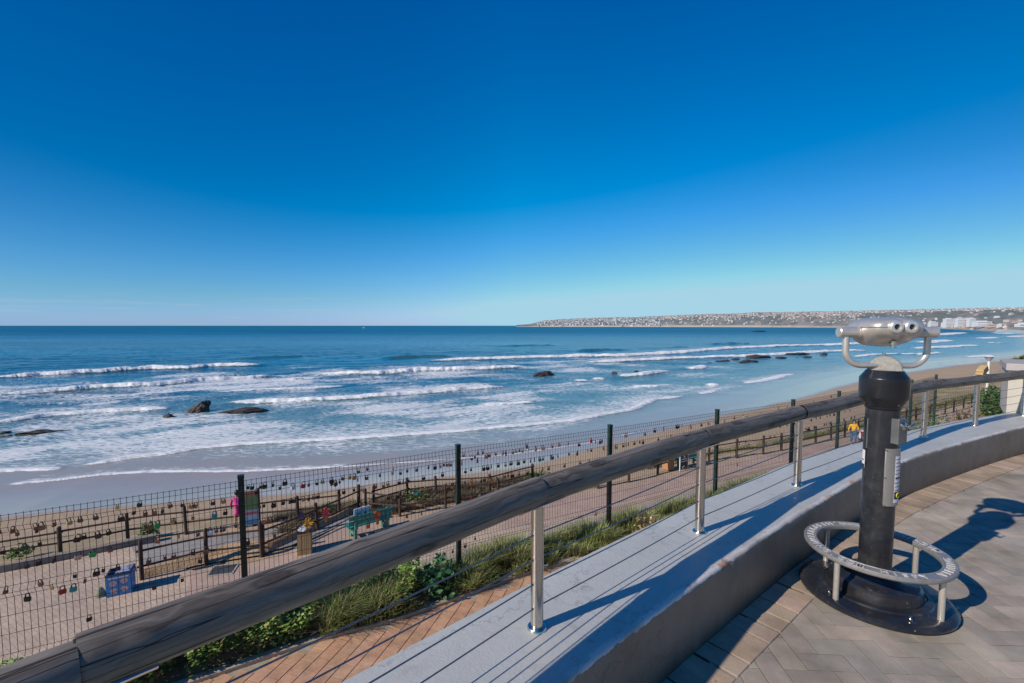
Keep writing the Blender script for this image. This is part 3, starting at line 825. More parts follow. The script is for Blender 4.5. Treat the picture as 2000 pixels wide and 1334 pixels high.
def mesh_panel(a, c, top_drop=0.0):
    """all wires of one welded sheet"""
    d = c - a; L = d.length; d.normalize(); n = Vector((d.y, -d.x, 0)); o0 = a - Vector((fo.x, fo.y, 0))
    b = MB(); nw = max(2, int(L / .05))
    zs = sorted(set([FB + .0] + [FT - .055, FT - .11, FT - .165, FT - .685, FT - .74, FT - .795, FT - 1.345, FT - 1.40, FT - 1.455, FT + .012]))
    r = .0023
    for k in range(nw + 1):
        s = L * k / nw
        vs = []
        for z in zs:
            p = o0 + d * s + n * (.036 + fold(z)); zz = z - top_drop - FB
            vs += [p + d * r + n * r + Vector((0, 0, zz)), p - d * r + n * r + Vector((0, 0, zz)), p - n * r * .9 + Vector((0, 0, zz))]
        fs = []
        for i in range(len(zs) - 1):
            for q in range(3): fs.append((i * 3 + q, i * 3 + (q + 1) % 3, (i + 1) * 3 + (q + 1) % 3, (i + 1) * 3 + q))
        b.add(vs, fs)
    for z in HWIRES:
        p = o0 + n * (.036 + fold(z)) + Vector((0, 0, z - top_drop - FB)); e = p + d * L
        vs = [v for q in (p, e) for v in (q + n * r, q - n * r * .5 + Vector((0, 0, r)), q - n * r * .5 - Vector((0, 0, r)))]
        b.add(vs, [(0, 1, 4, 3), (1, 2, 5, 4), (2, 0, 3, 5)])
    return b.build('mesh_panel', M['mesh'], mf)
for i in range(len(fence_pts) - 1): mesh_panel(fence_pts[i], fence_pts[i + 1])
# the fence turns inland at the far end
mf2_pts = [fence_pts[-1], Vector((17.0, 15.3, 0)), Vector((17.4, 14.0, 0))]
for i in (1, 2):
    o = link(fp.copy()); o.parent = mf; q = mf2_pts[i] - fo; o.location = (q.x, q.y, -.1)
mesh_panel(mf2_pts[0], mf2_pts[1], .08); mesh_panel(mf2_pts[1], mf2_pts[2], .1)

# ------------------------------------------------------------------ padlocks
LOCKC = dict(r=('rusty brown', (.30, .15, .085), .6, .3), b=('black', (.04, .034, .03), .4, .2), y=('brass', (.50, .36, .14), .35, .7), s=('silver', (.6, .6, .6), .3, .8),
             R=('red', (.55, .03, .03), .4, 0), G=('green', (.02, .5, .10), .4, 0), W=('white', (.8, .8, .8), .4, 0), T=('turquoise', (.02, .42, .40), .4, 0), P=('purple', (.10, .06, .25), .4, 0), O=('orange', (.75, .24, .05), .5, 0))
lockmat = {k: pmat('padlock_' + v[0].replace(' ', '_'), v[1], tuple(q * .6 for q in v[1]), 25, v[2], v[3], .1, 90) for k, v in LOCKC.items()}
shk = pmat('padlock_shackle', (.16, .14, .13), (.07, .05, .04), 30, .45, .8, .05)
def lock_body(w, h, t):
    """bevelled body with rounded lower corners"""
    b = MB(); n = 5; out = []
    rc = w * .22
    for cx, cz, a0 in ((w / 2 - rc, -h + rc, -90), (w / 2 - rc * .5, -rc * .5, 0), (-w / 2 + rc * .5, -rc * .5, 90), (-w / 2 + rc, -h + rc, 180)):
        rr = rc if cz < -h / 2 else rc * .5
        for k in range(n): a = R(a0 + 90 * k / (n - 1)); out.append((cx + rr * math.cos(a), cz + rr * math.sin(a)))
    m = len(out); vs = []
    for y, s in ((-t / 2, .9), (-t / 2 + .003, 1), (t / 2 - .003, 1), (t / 2, .9)):
        vs += [(x * s, y, -h / 2 + (z + h / 2) * s) for x, z in out]
    fs = [(j * m + k, j * m + (k + 1) % m, (j + 1) * m + (k + 1) % m, (j + 1) * m + k) for j in range(3) for k in range(m)]
    fs += [tuple(range(m)), tuple(range(3 * m, 4 * m))[::-1]]
    b.add(vs, fs); return b
def shackle(w, h, lift):
    b = MB(); r = w * .095; hw = w * .30; pts = [(-hw, 0, -.004), (-hw, 0, lift)]
    for k in range(7): a = math.pi - math.pi * k / 6; pts.append((hw * math.cos(a), 0, lift + hw * math.sin(a)))
    pts += [(hw, 0, -.004)]; b.tube(pts, r, 6); return b
lock_src = {}
for key, (w_, h_, t_, lift) in dict(a=(.045, .038, .014, .015), b=(.039, .034, .012, .028), c=(.056, .047, .016, .018), d=(.030, .036, .011, .012)).items():
    me_b = {}
    lock_src[key] = (w_, h_, t_, lift)
body_mesh = {}; shk_mesh = {}
def panel_name(i): return ['', 'far left', 'left', 'middle', 'right middle', 'further right', 'distant right', 'most distant'][i]
PW = {1: 'left of first fence post', 2: 'right of first fence post', 3: 'right of second fence post', 4: 'right of third fence post', 5: 'right of fourth fence post', 6: 'right of fifth fence post', 7: 'right of sixth fence post'}
SZ = dict(a='medium', b='long-shackled', c='large', d='small')
def rowname(z):
    return 'near the top' if z > -.45 else 'upper half' if z > -.65 else 'mid height' if z > -1.2 else 'near the foot'
LOCKS = "1,0.280,-0.34r;1,0.314,-0.35r;1,0.320,-0.47r;1,0.371,-0.47b;1,0.372,-0.35r;1,0.386,-0.35r;1,0.420,-0.36r;1,0.461,-0.38y;1,0.490,-0.37b;1,0.282,-0.56b;1,0.337,-0.57b;1,0.375,-0.58b;1,0.476,-0.69s;1,0.533,-0.35b;1,0.595,-0.30y;1,0.603,-0.41b;1,0.661,-0.31b;1,0.645,-0.38b;1,0.676,-0.41r;1,0.705,-0.40r;1,0.730,-0.42b;1,0.756,-0.37r;1,0.797,-0.38b;1,0.824,-0.41r;1,0.839,-0.41r;1,0.898,-0.42b;1,0.934,-0.42r;1,0.494,-0.49b;1,0.564,-0.52b;1,0.477,-0.59b;1,0.533,-0.50b;1,0.674,-0.53r;1,0.690,-0.52r;1,0.713,-0.54G;1,0.761,-0.56y;1,0.766,-0.64b;1,0.828,-0.55r;1,0.841,-0.66r;1,0.902,-0.56T;1,0.940,-0.58b;1,0.921,-0.67b;1,0.884,-0.69W;1,0.905,-0.76r;1,0.933,-0.78r;1,0.711,-0.76r;1,0.730,-0.84r;1,0.823,-0.85b;1,0.778,-0.72y;1,0.680,-0.91r;1,0.759,-0.95r;1,0.565,-0.81r;1,0.516,-0.80G;1,0.586,-0.88b;1,0.544,-0.90b;1,0.524,-0.86b;1,0.463,-0.85b;1,0.370,-0.87r;1,0.369,-0.68b;1,0.410,-0.78b;1,0.493,-0.99r;1,0.457,-1.02T;1,0.403,-0.98y;1,0.427,-1.11R;1,0.335,-1.08b;1,0.282,-0.97r;1,0.495,-1.31b;1,0.783,-1.17b;1,0.691,-1.15b;1,0.846,-1.07b;1,0.868,-0.94r;1,0.974,-0.79b;1,0.338,-0.77b;2,0.026,-0.32b;2,0.041,-0.32b;2,0.055,-0.33b;2,0.073,-0.33b;2,0.088,-0.33b;2,0.119,-0.33b;2,0.145,-0.33b;2,0.166,-0.33b;2,0.197,-0.36W;2,0.239,-0.37R;2,0.261,-0.37b;2,0.295,-0.39b;2,0.319,-0.38y;2,0.357,-0.37b;2,0.359,-0.44r;2,0.377,-0.39b;2,0.394,-0.40b;2,0.408,-0.37b;2,0.438,-0.38y;2,0.458,-0.38y;2,0.477,-0.42b;2,0.480,-0.32b;2,0.521,-0.32b;2,0.517,-0.41b;2,0.581,-0.39r;2,0.643,-0.33s;2,0.643,-0.42r;2,0.684,-0.40b;2,0.718,-0.40b;2,0.766,-0.39r;2,0.829,-0.41r;2,0.864,-0.44b;2,0.894,-0.40y;2,0.913,-0.42b;2,0.933,-0.43r;2,0.952,-0.42r;2,0.906,-0.55b;2,0.801,-0.54b;2,0.721,-0.55b;2,0.696,-0.54b;2,0.675,-0.54b;2,0.619,-0.53y;2,0.554,-0.51b;2,0.499,-0.52s;2,0.457,-0.52b;2,0.412,-0.51b;2,0.389,-0.53b;2,0.300,-0.51b;2,0.238,-0.51y;2,0.186,-0.51b;2,0.119,-0.50b;2,0.064,-0.49b;2,0.121,-0.59b;2,0.083,-0.60b;2,0.157,-0.61b;2,0.200,-0.61b;2,0.260,-0.61b;2,0.282,-0.63r;2,0.490,-0.75r;2,0.558,-0.63r;2,0.558,-0.75r;2,0.639,-0.65r;2,0.598,-0.64r;2,0.620,-0.75b;2,0.666,-0.77b;2,0.758,-0.65T;2,0.760,-0.75y;2,0.841,-0.65r;2,0.868,-0.67r;2,0.826,-0.77r;2,0.958,-0.69r;2,0.974,-0.67r;2,0.963,-0.78y;2,0.647,-0.94O;2,0.320,-0.76R;2,0.176,-0.89y;2,0.122,-0.71b;2,0.101,-0.71r;2,0.080,-0.71r;2,0.118,-0.89r;2,0.015,-0.89b;2,0.228,-0.74P;2,0.521,-1.10O;2,0.712,-1.09r;2,0.788,-1.10b;2,0.746,-0.95r;2,0.928,-0.80r;3,0.026,-0.31r;3,0.064,-0.35b;3,0.082,-0.37b;3,0.105,-0.34r;3,0.133,-0.34r;3,0.148,-0.34r;3,0.165,-0.33r;3,0.202,-0.36r;3,0.245,-0.33s;3,0.264,-0.37b;3,0.306,-0.37r;3,0.325,-0.37b;3,0.346,-0.37b;3,0.367,-0.37y;3,0.400,-0.38s;3,0.398,-0.31s;3,0.450,-0.37r;3,0.496,-0.34r;3,0.559,-0.37r;3,0.606,-0.34r;3,0.669,-0.37b;3,0.754,-0.39b;3,0.834,-0.34R;3,0.878,-0.40b;3,0.912,-0.40r;3,0.927,-0.40r;3,0.016,-0.48b;3,0.036,-0.52b;3,0.065,-0.60b;3,0.102,-0.48b;3,0.138,-0.57b;3,0.162,-0.49b;3,0.183,-0.59b;3,0.223,-0.48b;3,0.268,-0.60r;3,0.297,-0.48b;3,0.306,-0.59r;3,0.341,-0.60y;3,0.345,-0.49b;3,0.384,-0.50b;3,0.425,-0.61b;3,0.450,-0.54y;3,0.478,-0.51b;3,0.484,-0.60T;3,0.507,-0.50b;3,0.569,-0.50r;3,0.558,-0.62T;3,0.605,-0.62s;3,0.654,-0.73r;3,0.765,-0.72r;3,0.831,-0.72r;3,0.683,-0.48b;3,0.743,-0.60b;3,0.847,-0.59b;3,0.941,-0.62r;3,0.820,-0.50s;3,0.544,-0.71r;3,0.503,-0.71r;3,0.403,-0.73b;3,0.351,-0.71b;3,0.307,-0.71b;3,0.284,-0.71r;3,0.262,-0.70r;3,0.215,-0.72b;3,0.123,-0.69b;3,0.143,-0.70b;3,0.068,-0.72O;3,0.031,-0.72b;3,0.181,-0.83O;3,0.064,-0.90R;3,0.112,-0.92s;3,0.026,-0.89r;4,0.105,-0.38r;4,0.189,-0.52b;4,0.233,-0.52b;4,0.263,-0.52b;4,0.038,-0.52T;4,0.096,-0.61b;4,0.117,-0.62b;4,0.138,-0.62b;4,0.278,-0.39r;4,0.352,-0.37b;4,0.399,-0.53b;4,0.430,-0.38r;4,0.476,-0.54r;4,0.518,-0.54b;4,0.547,-0.37b;4,0.572,-0.38r;4,0.603,-0.37s;4,0.636,-0.51b;4,0.704,-0.39r;3,0.877,-1.65r;3,0.087,-1.60b;2,0.960,-1.69b;3,0.026,-1.65b;4,0.560,-0.38b;4,0.814,-0.39b;4,0.890,-0.40s;4,0.962,-0.42b;5,0.072,-0.40b;5,0.170,-0.37b;5,0.274,-0.38s;5,0.346,-0.39b;5,0.505,-0.38s;5,0.762,-0.30y;5,0.887,-0.31s;5,0.519,-0.75b;5,0.707,-0.73r;5,0.801,-0.73b;5,0.900,-0.75y;5,0.339,-0.85b;5,0.665,-0.95b;5,0.722,-0.97b;5,0.361,-0.98b;5,0.259,-0.94r;5,0.245,-1.32r;6,0.244,-0.91b;6,0.286,-0.89b;6,0.307,-0.89b;6,0.416,-0.90b;6,0.449,-0.71b;6,0.536,-0.72b;6,0.348,-0.72b;6,0.637,-0.89b;6,0.681,-0.90b;6,0.746,-0.87b;6,0.787,-0.87b;6,0.859,-0.69b;6,0.692,-0.70b;6,0.763,-0.70b;6,0.938,-0.69r;7,0.119,-0.81b;7,0.234,-0.68b;7,0.357,-0.85b;7,0.272,-0.89b;7,0.102,-0.89b;6,0.021,-0.66r;6,0.382,-0.28y;6,0.769,-0.25r"
from collections import Counter, defaultdict
recs = []
for q in LOCKS.split(';'):
    i, s, z = q.split(','); recs.append([int(i), float(s), float(z[:-1]), z[-1], random.choice('aabcd')])
half = lambda s: 'left half' if s < .5 else 'right half'
hw_sorted = sorted(HWIRES)
for i, s, z, c, sz in recs:
    if c in 'RGWTPO': sz = 'c'
    a, e = fence_pts[i + 1], fence_pts[i + 2]
    d = (e - a); L = d.length; d.normalize(); n = Vector((d.y, -d.x, 0))
    w_, h_, t_, lift = lock_src[sz]
    # hang from the wire just above
    zt = z + h_ * .3 + lift
    zw = min(hw_sorted, key=lambda q: abs(q - zt))
    if zw > FT: zw = FT
    zc = zw - (lift + w_ * .30) + .004
    pos = a + d * (s * L) + n * (.036 + fold(zw) + .002); 
    word = LOCKC[c][0]
    lab = '%s %s padlock %s, %s, %s' % (SZ[sz], word, rowname(z), PW[i], half(s))
    t = empty('padlock', (pos.x, pos.y, zc), lab, 'padlock', '%s %s padlocks %s, %s, %s' % (SZ[sz], word, rowname(z), PW[i], half(s)), math.atan2(d.y, d.x) + random.uniform(-.5, .5) + (R(60) if random.random() < .25 else 0))
    t.rotation_euler.y = random.uniform(-.22, .22)
    k = (sz, c)
    if k not in body_mesh:
        o = lock_body(w_, h_, t_).build('lock_body', lockmat[c], t, True, 30); body_mesh[k] = o.data
    else: o = link(bpy.data.objects.new('lock_body', body_mesh[k])); o.parent = t
    k = (sz, 's')
    if k not in shk_mesh:
        o = shackle(w_, h_, lift).build('shackle', shk, t, True, 60); shk_mesh[k] = o.data
    else: o = link(bpy.data.objects.new('shackle', shk_mesh[k])); o.parent = t
_c = Counter(o['label'] for o in bpy.data.objects if o.get('category') == 'padlock')
for o in bpy.data.objects:
    if o.get('category') == 'padlock' and _c[o['label']] == 1 and 'group' in o: o['group'] = 'padlocks on the mesh fence'

# ------------------------------------------------------------------ planting along the fence
def leaf_mat(name, trans=.25, rough=.55):
    m, nt, bs, out = new_mat(name)
    a = N(nt, 'ShaderNodeAttribute', attribute_name='Col')
    nt.links.new(a.outputs['Color'], bs.inputs['Base Color']); bs.inputs['Roughness'].default_value = rough
    tr = N(nt, 'ShaderNodeBsdfTranslucent'); nt.links.new(a.outputs['Color'], tr.inputs['Color'])
    mx = N(nt, 'ShaderNodeMixShader'); mx.inputs[0].default_value = trans
    nt.links.new(bs.outputs[0], mx.inputs[1]); nt.links.new(tr.outputs[0], mx.inputs[2]); nt.links.new(mx.outputs[0], out.inputs[0])
    return m
M['leaf'] = leaf_mat('leaf'); M['blade'] = leaf_mat('grass_blade', .3)
def leaves(name, pos, size, cols, mat, up=.6):
    """pos (n,3), kite-shaped leaf faces in random directions"""
    n = len(pos); a = rng.normal(size=(n, 3)); a[:, 2] = np.abs(a[:, 2]) * .4 ; a /= np.linalg.norm(a, axis=1)[:, None]
    nn = rng.normal(size=(n, 3)); nn[:, 2] += up * 3; nn /= np.linalg.norm(nn, axis=1)[:, None]
    bb = np.cross(nn, a); bb /= np.linalg.norm(bb, axis=1)[:, None] + 1e-9
    s = size[:, None]
    V = np.stack([pos - a * s * .5, pos + bb * s * .36, pos + a * s * .6, pos - bb * s * .36], 1).reshape(-1, 3)
    F = np.arange(4 * n).reshape(n, 4); C = np.repeat(cols, 4, axis=0)
    return np_mesh(name, V, F, mat, {'Col': C}, smooth=False)
def blades(name, pos, h, lean, cols, mat, wdt=.006):
    n = len(pos); az = rng.random(n) * 6.283; dx = np.cos(az); dy = np.sin(az)
    side = np.stack([-dy, dx, np.zeros(n)], 1); V = []
    for t, w in ((0, 1), (.45, .85), (.8, .5), (1, .05)):
        p = pos + np.stack([dx * lean * t ** 1.8, dy * lean * t ** 1.8, h * t * (1 - .25 * t * lean / h)], 1)
        V.append(p - side * wdt * w); V.append(p + side * wdt * w)
    V = np.stack(V, 1).reshape(-1, 3); base = np.arange(n)[:, None] * 8
    F = np.concatenate([base + np.array([[2 * k, 2 * k + 1, 2 * k + 3, 2 * k + 2]]) for k in range(3)], 0)
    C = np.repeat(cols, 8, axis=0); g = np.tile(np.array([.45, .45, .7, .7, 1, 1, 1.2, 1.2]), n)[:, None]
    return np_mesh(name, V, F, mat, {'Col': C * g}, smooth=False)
def strip(n, x0, x1, back=.35, front=.0):
    x = rng.uniform(x0, x1, n); f = rng.random(n); y0 = yat(KB, x) + front; y1 = yat(FP, x) + back
    return x, y0 + (y1 - y0) * f, f
def palette(n, cols, k):
    c = np.array(cols)[rng.integers(0, len(cols), n)]; return c * (1 + (rng.random((n, 1)) - .5) * k)
# creeping leafy cover on the left
x, y, f = strip(30000, -8.5, -1.3, .35, -.02)
hgt = .14 + .75 * fbm(x * 1.3 + 3, y * 1.3, 4) * np.sin(np.clip(f * 1.15 + .08, 0, 1) * math.pi) ** .7
edge = fbm(x * 2.6, y * 2.6 + 7, 3)
keep = (f > .35 * sstep(.45, .7, edge)) & ~((np.abs(x + 1.95) < .45) & (f < .55)); x, y, hgt = x[keep], y[keep], hgt[keep]
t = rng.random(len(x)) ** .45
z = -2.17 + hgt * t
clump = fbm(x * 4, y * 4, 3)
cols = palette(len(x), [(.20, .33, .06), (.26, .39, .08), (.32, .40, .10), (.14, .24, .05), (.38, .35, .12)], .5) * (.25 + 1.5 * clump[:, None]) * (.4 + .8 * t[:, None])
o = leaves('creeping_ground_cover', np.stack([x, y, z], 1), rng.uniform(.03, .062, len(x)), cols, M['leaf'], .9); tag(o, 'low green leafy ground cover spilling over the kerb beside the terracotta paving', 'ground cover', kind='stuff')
# long grass in the middle and right
x, y, f = strip(44000, -2.3, 9.5, .42, -.05)
cl = fbm(x * 2.2, y * 2.2, 4)
keep = (cl > .36) & (fbm(x * 6, y * 6, 2) > .30); x, y, f, cl = x[keep], y[keep], f[keep], cl[keep]
h = (.08 + .36 * sstep(.3, .7, cl)) * (.55 + .55 * np.sin(np.clip(f + .1, 0, 1) * math.pi)); lean = h * rng.uniform(.2, 1.15, len(x))
cols = palette(len(x), [(.26, .33, .10), (.33, .38, .13), (.19, .27, .07), (.28, .35, .10), (.44, .38, .20), (.24, .18, .10)], .5) * (.5 + 1.2 * fbm(x * 5, y * 5, 3)[:, None])
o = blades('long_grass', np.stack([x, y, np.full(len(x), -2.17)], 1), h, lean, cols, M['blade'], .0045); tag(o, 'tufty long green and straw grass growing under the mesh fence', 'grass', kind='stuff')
def bush(name, c, rad, h, n, ls, cols, label, cat='plant', group=None, blade=False, par=None, gaps=.42):
    root = empty(name, c, label, cat, group)
    p = rng.normal(size=(n, 3)); p /= np.linalg.norm(p, axis=1)[:, None]; rr = rng.random(n) ** .4
    p = p * rr[:, None]; p[:, 2] = np.abs(p[:, 2]) * .95 + .05
    wob = .6 + .8 * fbm(p[:, 0] * 2 + c[0], p[:, 1] * 2 + p[:, 2] * 1.7, 3)
    P = p * np.array([rad, rad, h]) * wob[:, None]
    k = fbm(p[:, 0] * 4 + 5, p[:, 1] * 4 + p[:, 2] * 4, 3); keep = k > gaps; P = P[keep]; k = k[keep]
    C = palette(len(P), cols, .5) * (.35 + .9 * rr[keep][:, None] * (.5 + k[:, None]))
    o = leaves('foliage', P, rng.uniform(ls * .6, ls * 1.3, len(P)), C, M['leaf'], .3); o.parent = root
    b = MB()
    for q in range(6):
        a = random.uniform(0, 6.28); e = Vector((math.cos(a) * rad * .6, math.sin(a) * rad * .6, h * random.uniform(.5, .9)))
        b.tube([(0, 0, 0), e * .5 + Vector((0, 0, h * .1)), e], [.02 * h, .013 * h, .006 * h], 6)
    b.build('stem', M['post'], root, True); return root
G1 = [(.05, .12, .03), (.08, .16, .04), (.12, .19, .06)]
bush('broad_leaved_plant', (-1.02, 6.15, -2.15), .30, .42, 500, .09, [(.04, .13, .05), (.07, .18, .07)], 'small dark green broad-leaved plant beside the second dark fence post')
bush('dry_grass_clump', (2.35, 7.72, -2.15), .26, .5, 600, .05, [(.35, .27, .14), (.28, .20, .10)], 'dry straw-coloured clump behind the third dark fence post', gaps=.5)
spots = [(9.2, 10.9, .5, .75, 'low dark green shrub just right of the pedestal viewer, behind the parapet'), (10.6, 11.5, .5, .9, 'low dark green shrub behind the parapet between two steel posts'), (11.6, 12.2, .6, 1.0, 'bushy green shrub behind the parapet in front of the last fence posts'), (12.7, 12.6, .6, 1.45, 'reddish brown dry shrub behind the parapet near the cream end wall'), (13.3, 13.0, .6, 1.5, 'mixed green and brown shrub at the left foot of the cream end wall'), (11.9, 12.7, .5, 1.3, 'green shrub rising behind the parapet beside the lamp post')]
for i, (x, y, r_, h_, lab) in enumerate(spots):
    cc = [(.20, .12, .06), (.25, .17, .09), (.10, .12, .04)] if 'brown' in lab else G1
    bush('shrub', (x, y, -2.2), r_, h_, 1400, .075, cc, lab, 'shrub', 'shrubs behind the far end of the parapet')
for i, (x, y, r_, h_, lab) in enumerate([(18.9, 17.75, .48, 1.5, 'tall green shrub filling the narrow gap left of the cream pier')]):
    bush('tall_shrub', (x, y, -2.3), r_, h_, 5000, .10, G1, lab, 'shrub')

# ------------------------------------------------------------------ promenade level (7.6 m below the camera)
PZ = -6.05
FL = [(-3000, -1440), (-60, -8), (-40, 3.5), (-25, 10.2), (-14.96, 15.1), (-12, 16.7), (-8.4, 17.8), (-5.8, 19.1), (-3.4, 20.5), (1, 22.3), (5.7, 22.9), (13, 26.8), (20, 30.2), (31, 36.4), (45, 44.8), (62, 56), (85, 72), (120, 95), (180, 135), (262, 200), (420, 380), (560, 540), (700, 640), (1200, 1200)]
WL = [(-3000, -1395), (-120, -10), (-70, 14), (-48, 24.5), (-39.2, 28.4), (-35.26, 30.7), (-32.3, 32.06), (-30.64, 33.07), (-27.31, 33.6), (-20.51, 33.9), (-16.02, 34.52), (-12.12, 35.29), (-6.29, 36.65), (0.0, 38.43), (7.22, 42.18), (16.95, 49.62), (27.01, 59.44), (43.95, 75.76), (54.39, 85.82), (73.06, 100.98), (92.27, 116.72), (110.73, 129.08), (135.15, 144.35), (174.58, 163.69), (205.05, 181.96), (250, 212), (320, 275), (430, 375), (560, 495), (640, 565), (737, 655), (1243, 1228), (1565, 1637)]
SZ_ = -9.5
wetx = np.array([p[0] for p in WL]); wety = np.array([p[1] for p in WL])

def brick_world(name, c1, c2, mort, sc, rot=0.0, w=.5, h=.25, bmp=.3):
    m, nt, bs, out = new_mat(name)
    v = coords(nt, 'World', (1, 1, 1), (0, 0, rot))
    br = N(nt, 'ShaderNodeTexBrick'); br.inputs['Scale'].default_value = sc; br.inputs['Mortar Size'].default_value = .018
    br.inputs['Color1'].default_value = (*c1, 1); br.inputs['Color2'].default_value = (*c2, 1); br.inputs['Mortar'].default_value = (*mort, 1)
    br.inputs['Brick Width'].default_value = w; br.inputs['Row Height'].default_value = h
    nt.links.new(v, br.inputs['Vector'])
    n1 = ramp(nt, noise(nt, v, .5, 6, .65), [(.3, (.80, .80, .80)), (.7, (1.12, 1.1, 1.06))])
    n3 = ramp(nt, noise(nt, v, 6, 6, .7), [(.3, (.85, .85, .85)), (.7, (1.1, 1.1, 1.1))])
    c = mixc(nt, 1, mixc(nt, 1, br.outputs['Color'], n1, 'MULTIPLY'), n3, 'MULTIPLY')
    nt.links.new(c, bs.inputs['Base Color']); bs.inputs['Roughness'].default_value = .9; bs.inputs['Specular IOR Level'].default_value = .2
    bump(nt, bs, math_(nt, 'ADD', br.outputs['Fac'], noise(nt, v, 8, 4)), bmp, .01)
    return m
M['prom'] = brick_world('pale_promenade_paving', (.54, .425, .33), (.49, .37, .29), (.38, .30, .25), 2.2, .5, .5, .25)
M['pink'] = brick_world('pink_promenade_paving', (.49, .35, .29), (.44, .32, .26), (.38, .29, .235), 2.6, .5)
M['gpath'] = brick_world('grey_path_paving', (.34, .315, .30), (.29, .27, .26), (.25, .23, .22), 2.2, .2)

def sheet(name, pts, z, mat, kind='structure'):
    b = MB(); b.add([(x, y, z) for x, y in pts], [tuple(range(len(pts)))]); o = b.build(name, mat); tag(o, kind=kind); return o
PR = [(-60, -7), (-40, 3.2), (-25, 8.8), (-16.6, 13.0), (-15.0, 14.0), (-13.0, 15.3), (-11.4, 14.2), (-9.9, 13.7), (-8.2, 14.15), (-7.2, 15.3), (-6.2, 17.7), (-4.4, 17.3), (-2.7, 18.1), (4.05, 20.5), (5.71, 21.4), (12.98, 25.5), (20, 29.0), (31.19, 35.2), (41.46, 41.0), (60, 54), (85, 70)]
back_pts = [(90, 62), (60, 40), (30, 22), (18, 14), (10.0, 11.5), (0, 6.5), (-10, .8), (-30, -14), (-60, -30)]
o = sheet('promenade', PR + back_pts, PZ, M['prom'])
# pink band along the seaward edge
band = [(x, y - .04) for x, y in PR[7:]] ; inner = []
inner = [(x, y) for x, y in inner]
b = MB(); n = len(band); vs = [(x, y, PZ + .005) for x, y in band] + [(x + 1.0, y - 1.9, PZ + .005) for x, y in band]
b.add(vs, [(i, i + 1, n + i + 1, n + i) for i in range(n - 1)]); o = b.build('pink_paving_band', M['pink']); tag(o, kind='structure')
# grey footpath between the two timber fences, leading to the beach
gp = [(-13.1, 15.2), (-12, 15.75), (-9.9, 16.5), (-8.3, 16.9), (-6.6, 18.1), (-6.0, 17.8), (-7.3, 15.6), (-8.4, 14.7), (-9.9, 14.2), (-11.0, 13.7), (-12.0, 14.2)]
sheet('footpath', gp, PZ + .010, M['gpath'])
# earth bank between the paths
M['earth'] = pmat('sandy_earth', (.50, .34, .20), (.36, .235, .14), 3.5, .95, 0, .8, 18, kind='World', bdist=.05)
gx = np.linspace(-11.2, -6.4, 40); V = []; rows = 7
for x in gx:
    y0 = float(np.interp(x, [-11.2, -9.8, -8.29, -6.4], [13.22, 14.1, 14.65, 18.1])); y1 = float(np.interp(x, [-11.2, -9.9, -8.3, -7.0, -6.4], [13.6, 15.0, 16.1, 17.3, 18.3]))
    for r in range(rows):
        t = r / (rows - 1); V.append((x, y0 + (y1 - y0) * t, PZ + .013 + .22 * math.sin(math.pi * t) * (.5 + float(vnoise(np.array([x * 2]), np.array([t * 3 + 1]))[0]))))
F = [(i * rows + r, (i + 1) * rows + r, (i + 1) * rows + r + 1, i * rows + r + 1) for i in range(len(gx) - 1) for r in range(rows - 1)]
o = np_mesh('earth_bank', V, F, M['earth']); tag(o, kind='structure')

# drain grate
g = empty('drain_grate', (-9.0, 13.72, PZ + .006), 'grey slatted drain cover in the promenade paving beside the short timber fence', 'drain cover', rz=R(14))
b = MB(); 
for s_ in (-1, 1): b.box((0, s_ * .30, .01), (.72, .05, .02)); b.box((s_ * .35, 0, .01), (.05, .58, .02))
b.build('grate_frame', pmat('pale_concrete_rim', (.42, .38, .33)), g)
b = MB(); b.box((0, 0, .002), (.66, .56, .004)); b.build('drain_pit', M['rubber'], g)
b = MB(); b.mi = 0
for k in range(9): b.box((0, -.24 + k * .06, .014), (.64, .028, .012))
o = b.build('grate_bars', M['grey'], g); 

# ------------------------------------------------------------------ timber post-and-rail fences
def timber_fence(pts, label, h=.95, rails=(.42, .80), lean=.0, extra=None):
    o0 = Vector((*pts[0], PZ)); root = empty('timber_fence', o0, label, 'fence')
    tops = []
    for i, (x, y) in enumerate(pts):
        b = MB(); r = random.uniform(.050, .064); hh = h * random.uniform(.97, 1.06)
        lx, ly = random.uniform(-.03, .03), random.uniform(-.03, .03)
        b.cyl((0, 0, -.1), (lx, ly, hh), r * 1.05, r, 12); b.cyl((lx, ly, hh), (lx, ly, hh + .035), r, r * .45, 12)
        o = b.build('fence_post', M['post'], root, True); o.location = (x - o0.x, y - o0.y, 0); tops.append((lx, ly))
    for i in range(len(pts) - 1):
        a = Vector((pts[i][0] - o0.x, pts[i][1] - o0.y, 0)); c = Vector((pts[i + 1][0] - o0.x, pts[i + 1][1] - o0.y, 0))
        for z in rails:
            b = MB(); z0, z1 = z + random.uniform(-.03, .03), z + random.uniform(-.03, .03); d = (c - a).normalized() * .1
            mid = (a + c) / 2 + Vector((0, 0, (z0 + z1) / 2 + random.uniform(-.02, .02)))
            b.tube([a - d + Vector((0, 0, z0)), mid, c + d + Vector((0, 0, z1))], [.036, .034, .033], 8)
            b.build('fence_rail', M['post'], root, True)
    return root
timber_fence([(-33, 5.6), (-30.6, 6.9), (-28.2, 8.2), (-25.8, 9.4), (-23.4, 10.5), (-21.1, 11.6), (-18.8, 12.6), (-16.7, 13.7), (-14.96, 14.62), (-13.53, 15.59), (-11.96, 16.26), (-9.89, 16.95), (-8.38, 17.37), (-6.98, 17.9)], 'long brown timber post-and-rail fence on the seaward side of the grey path at left')
timber_fence([(-11.1, 13.19), (-9.8, 14.13), (-8.29, 14.62)], 'short three-post brown timber fence nearer the promenade, beside the blue crate', 1.15, (.40, .88))
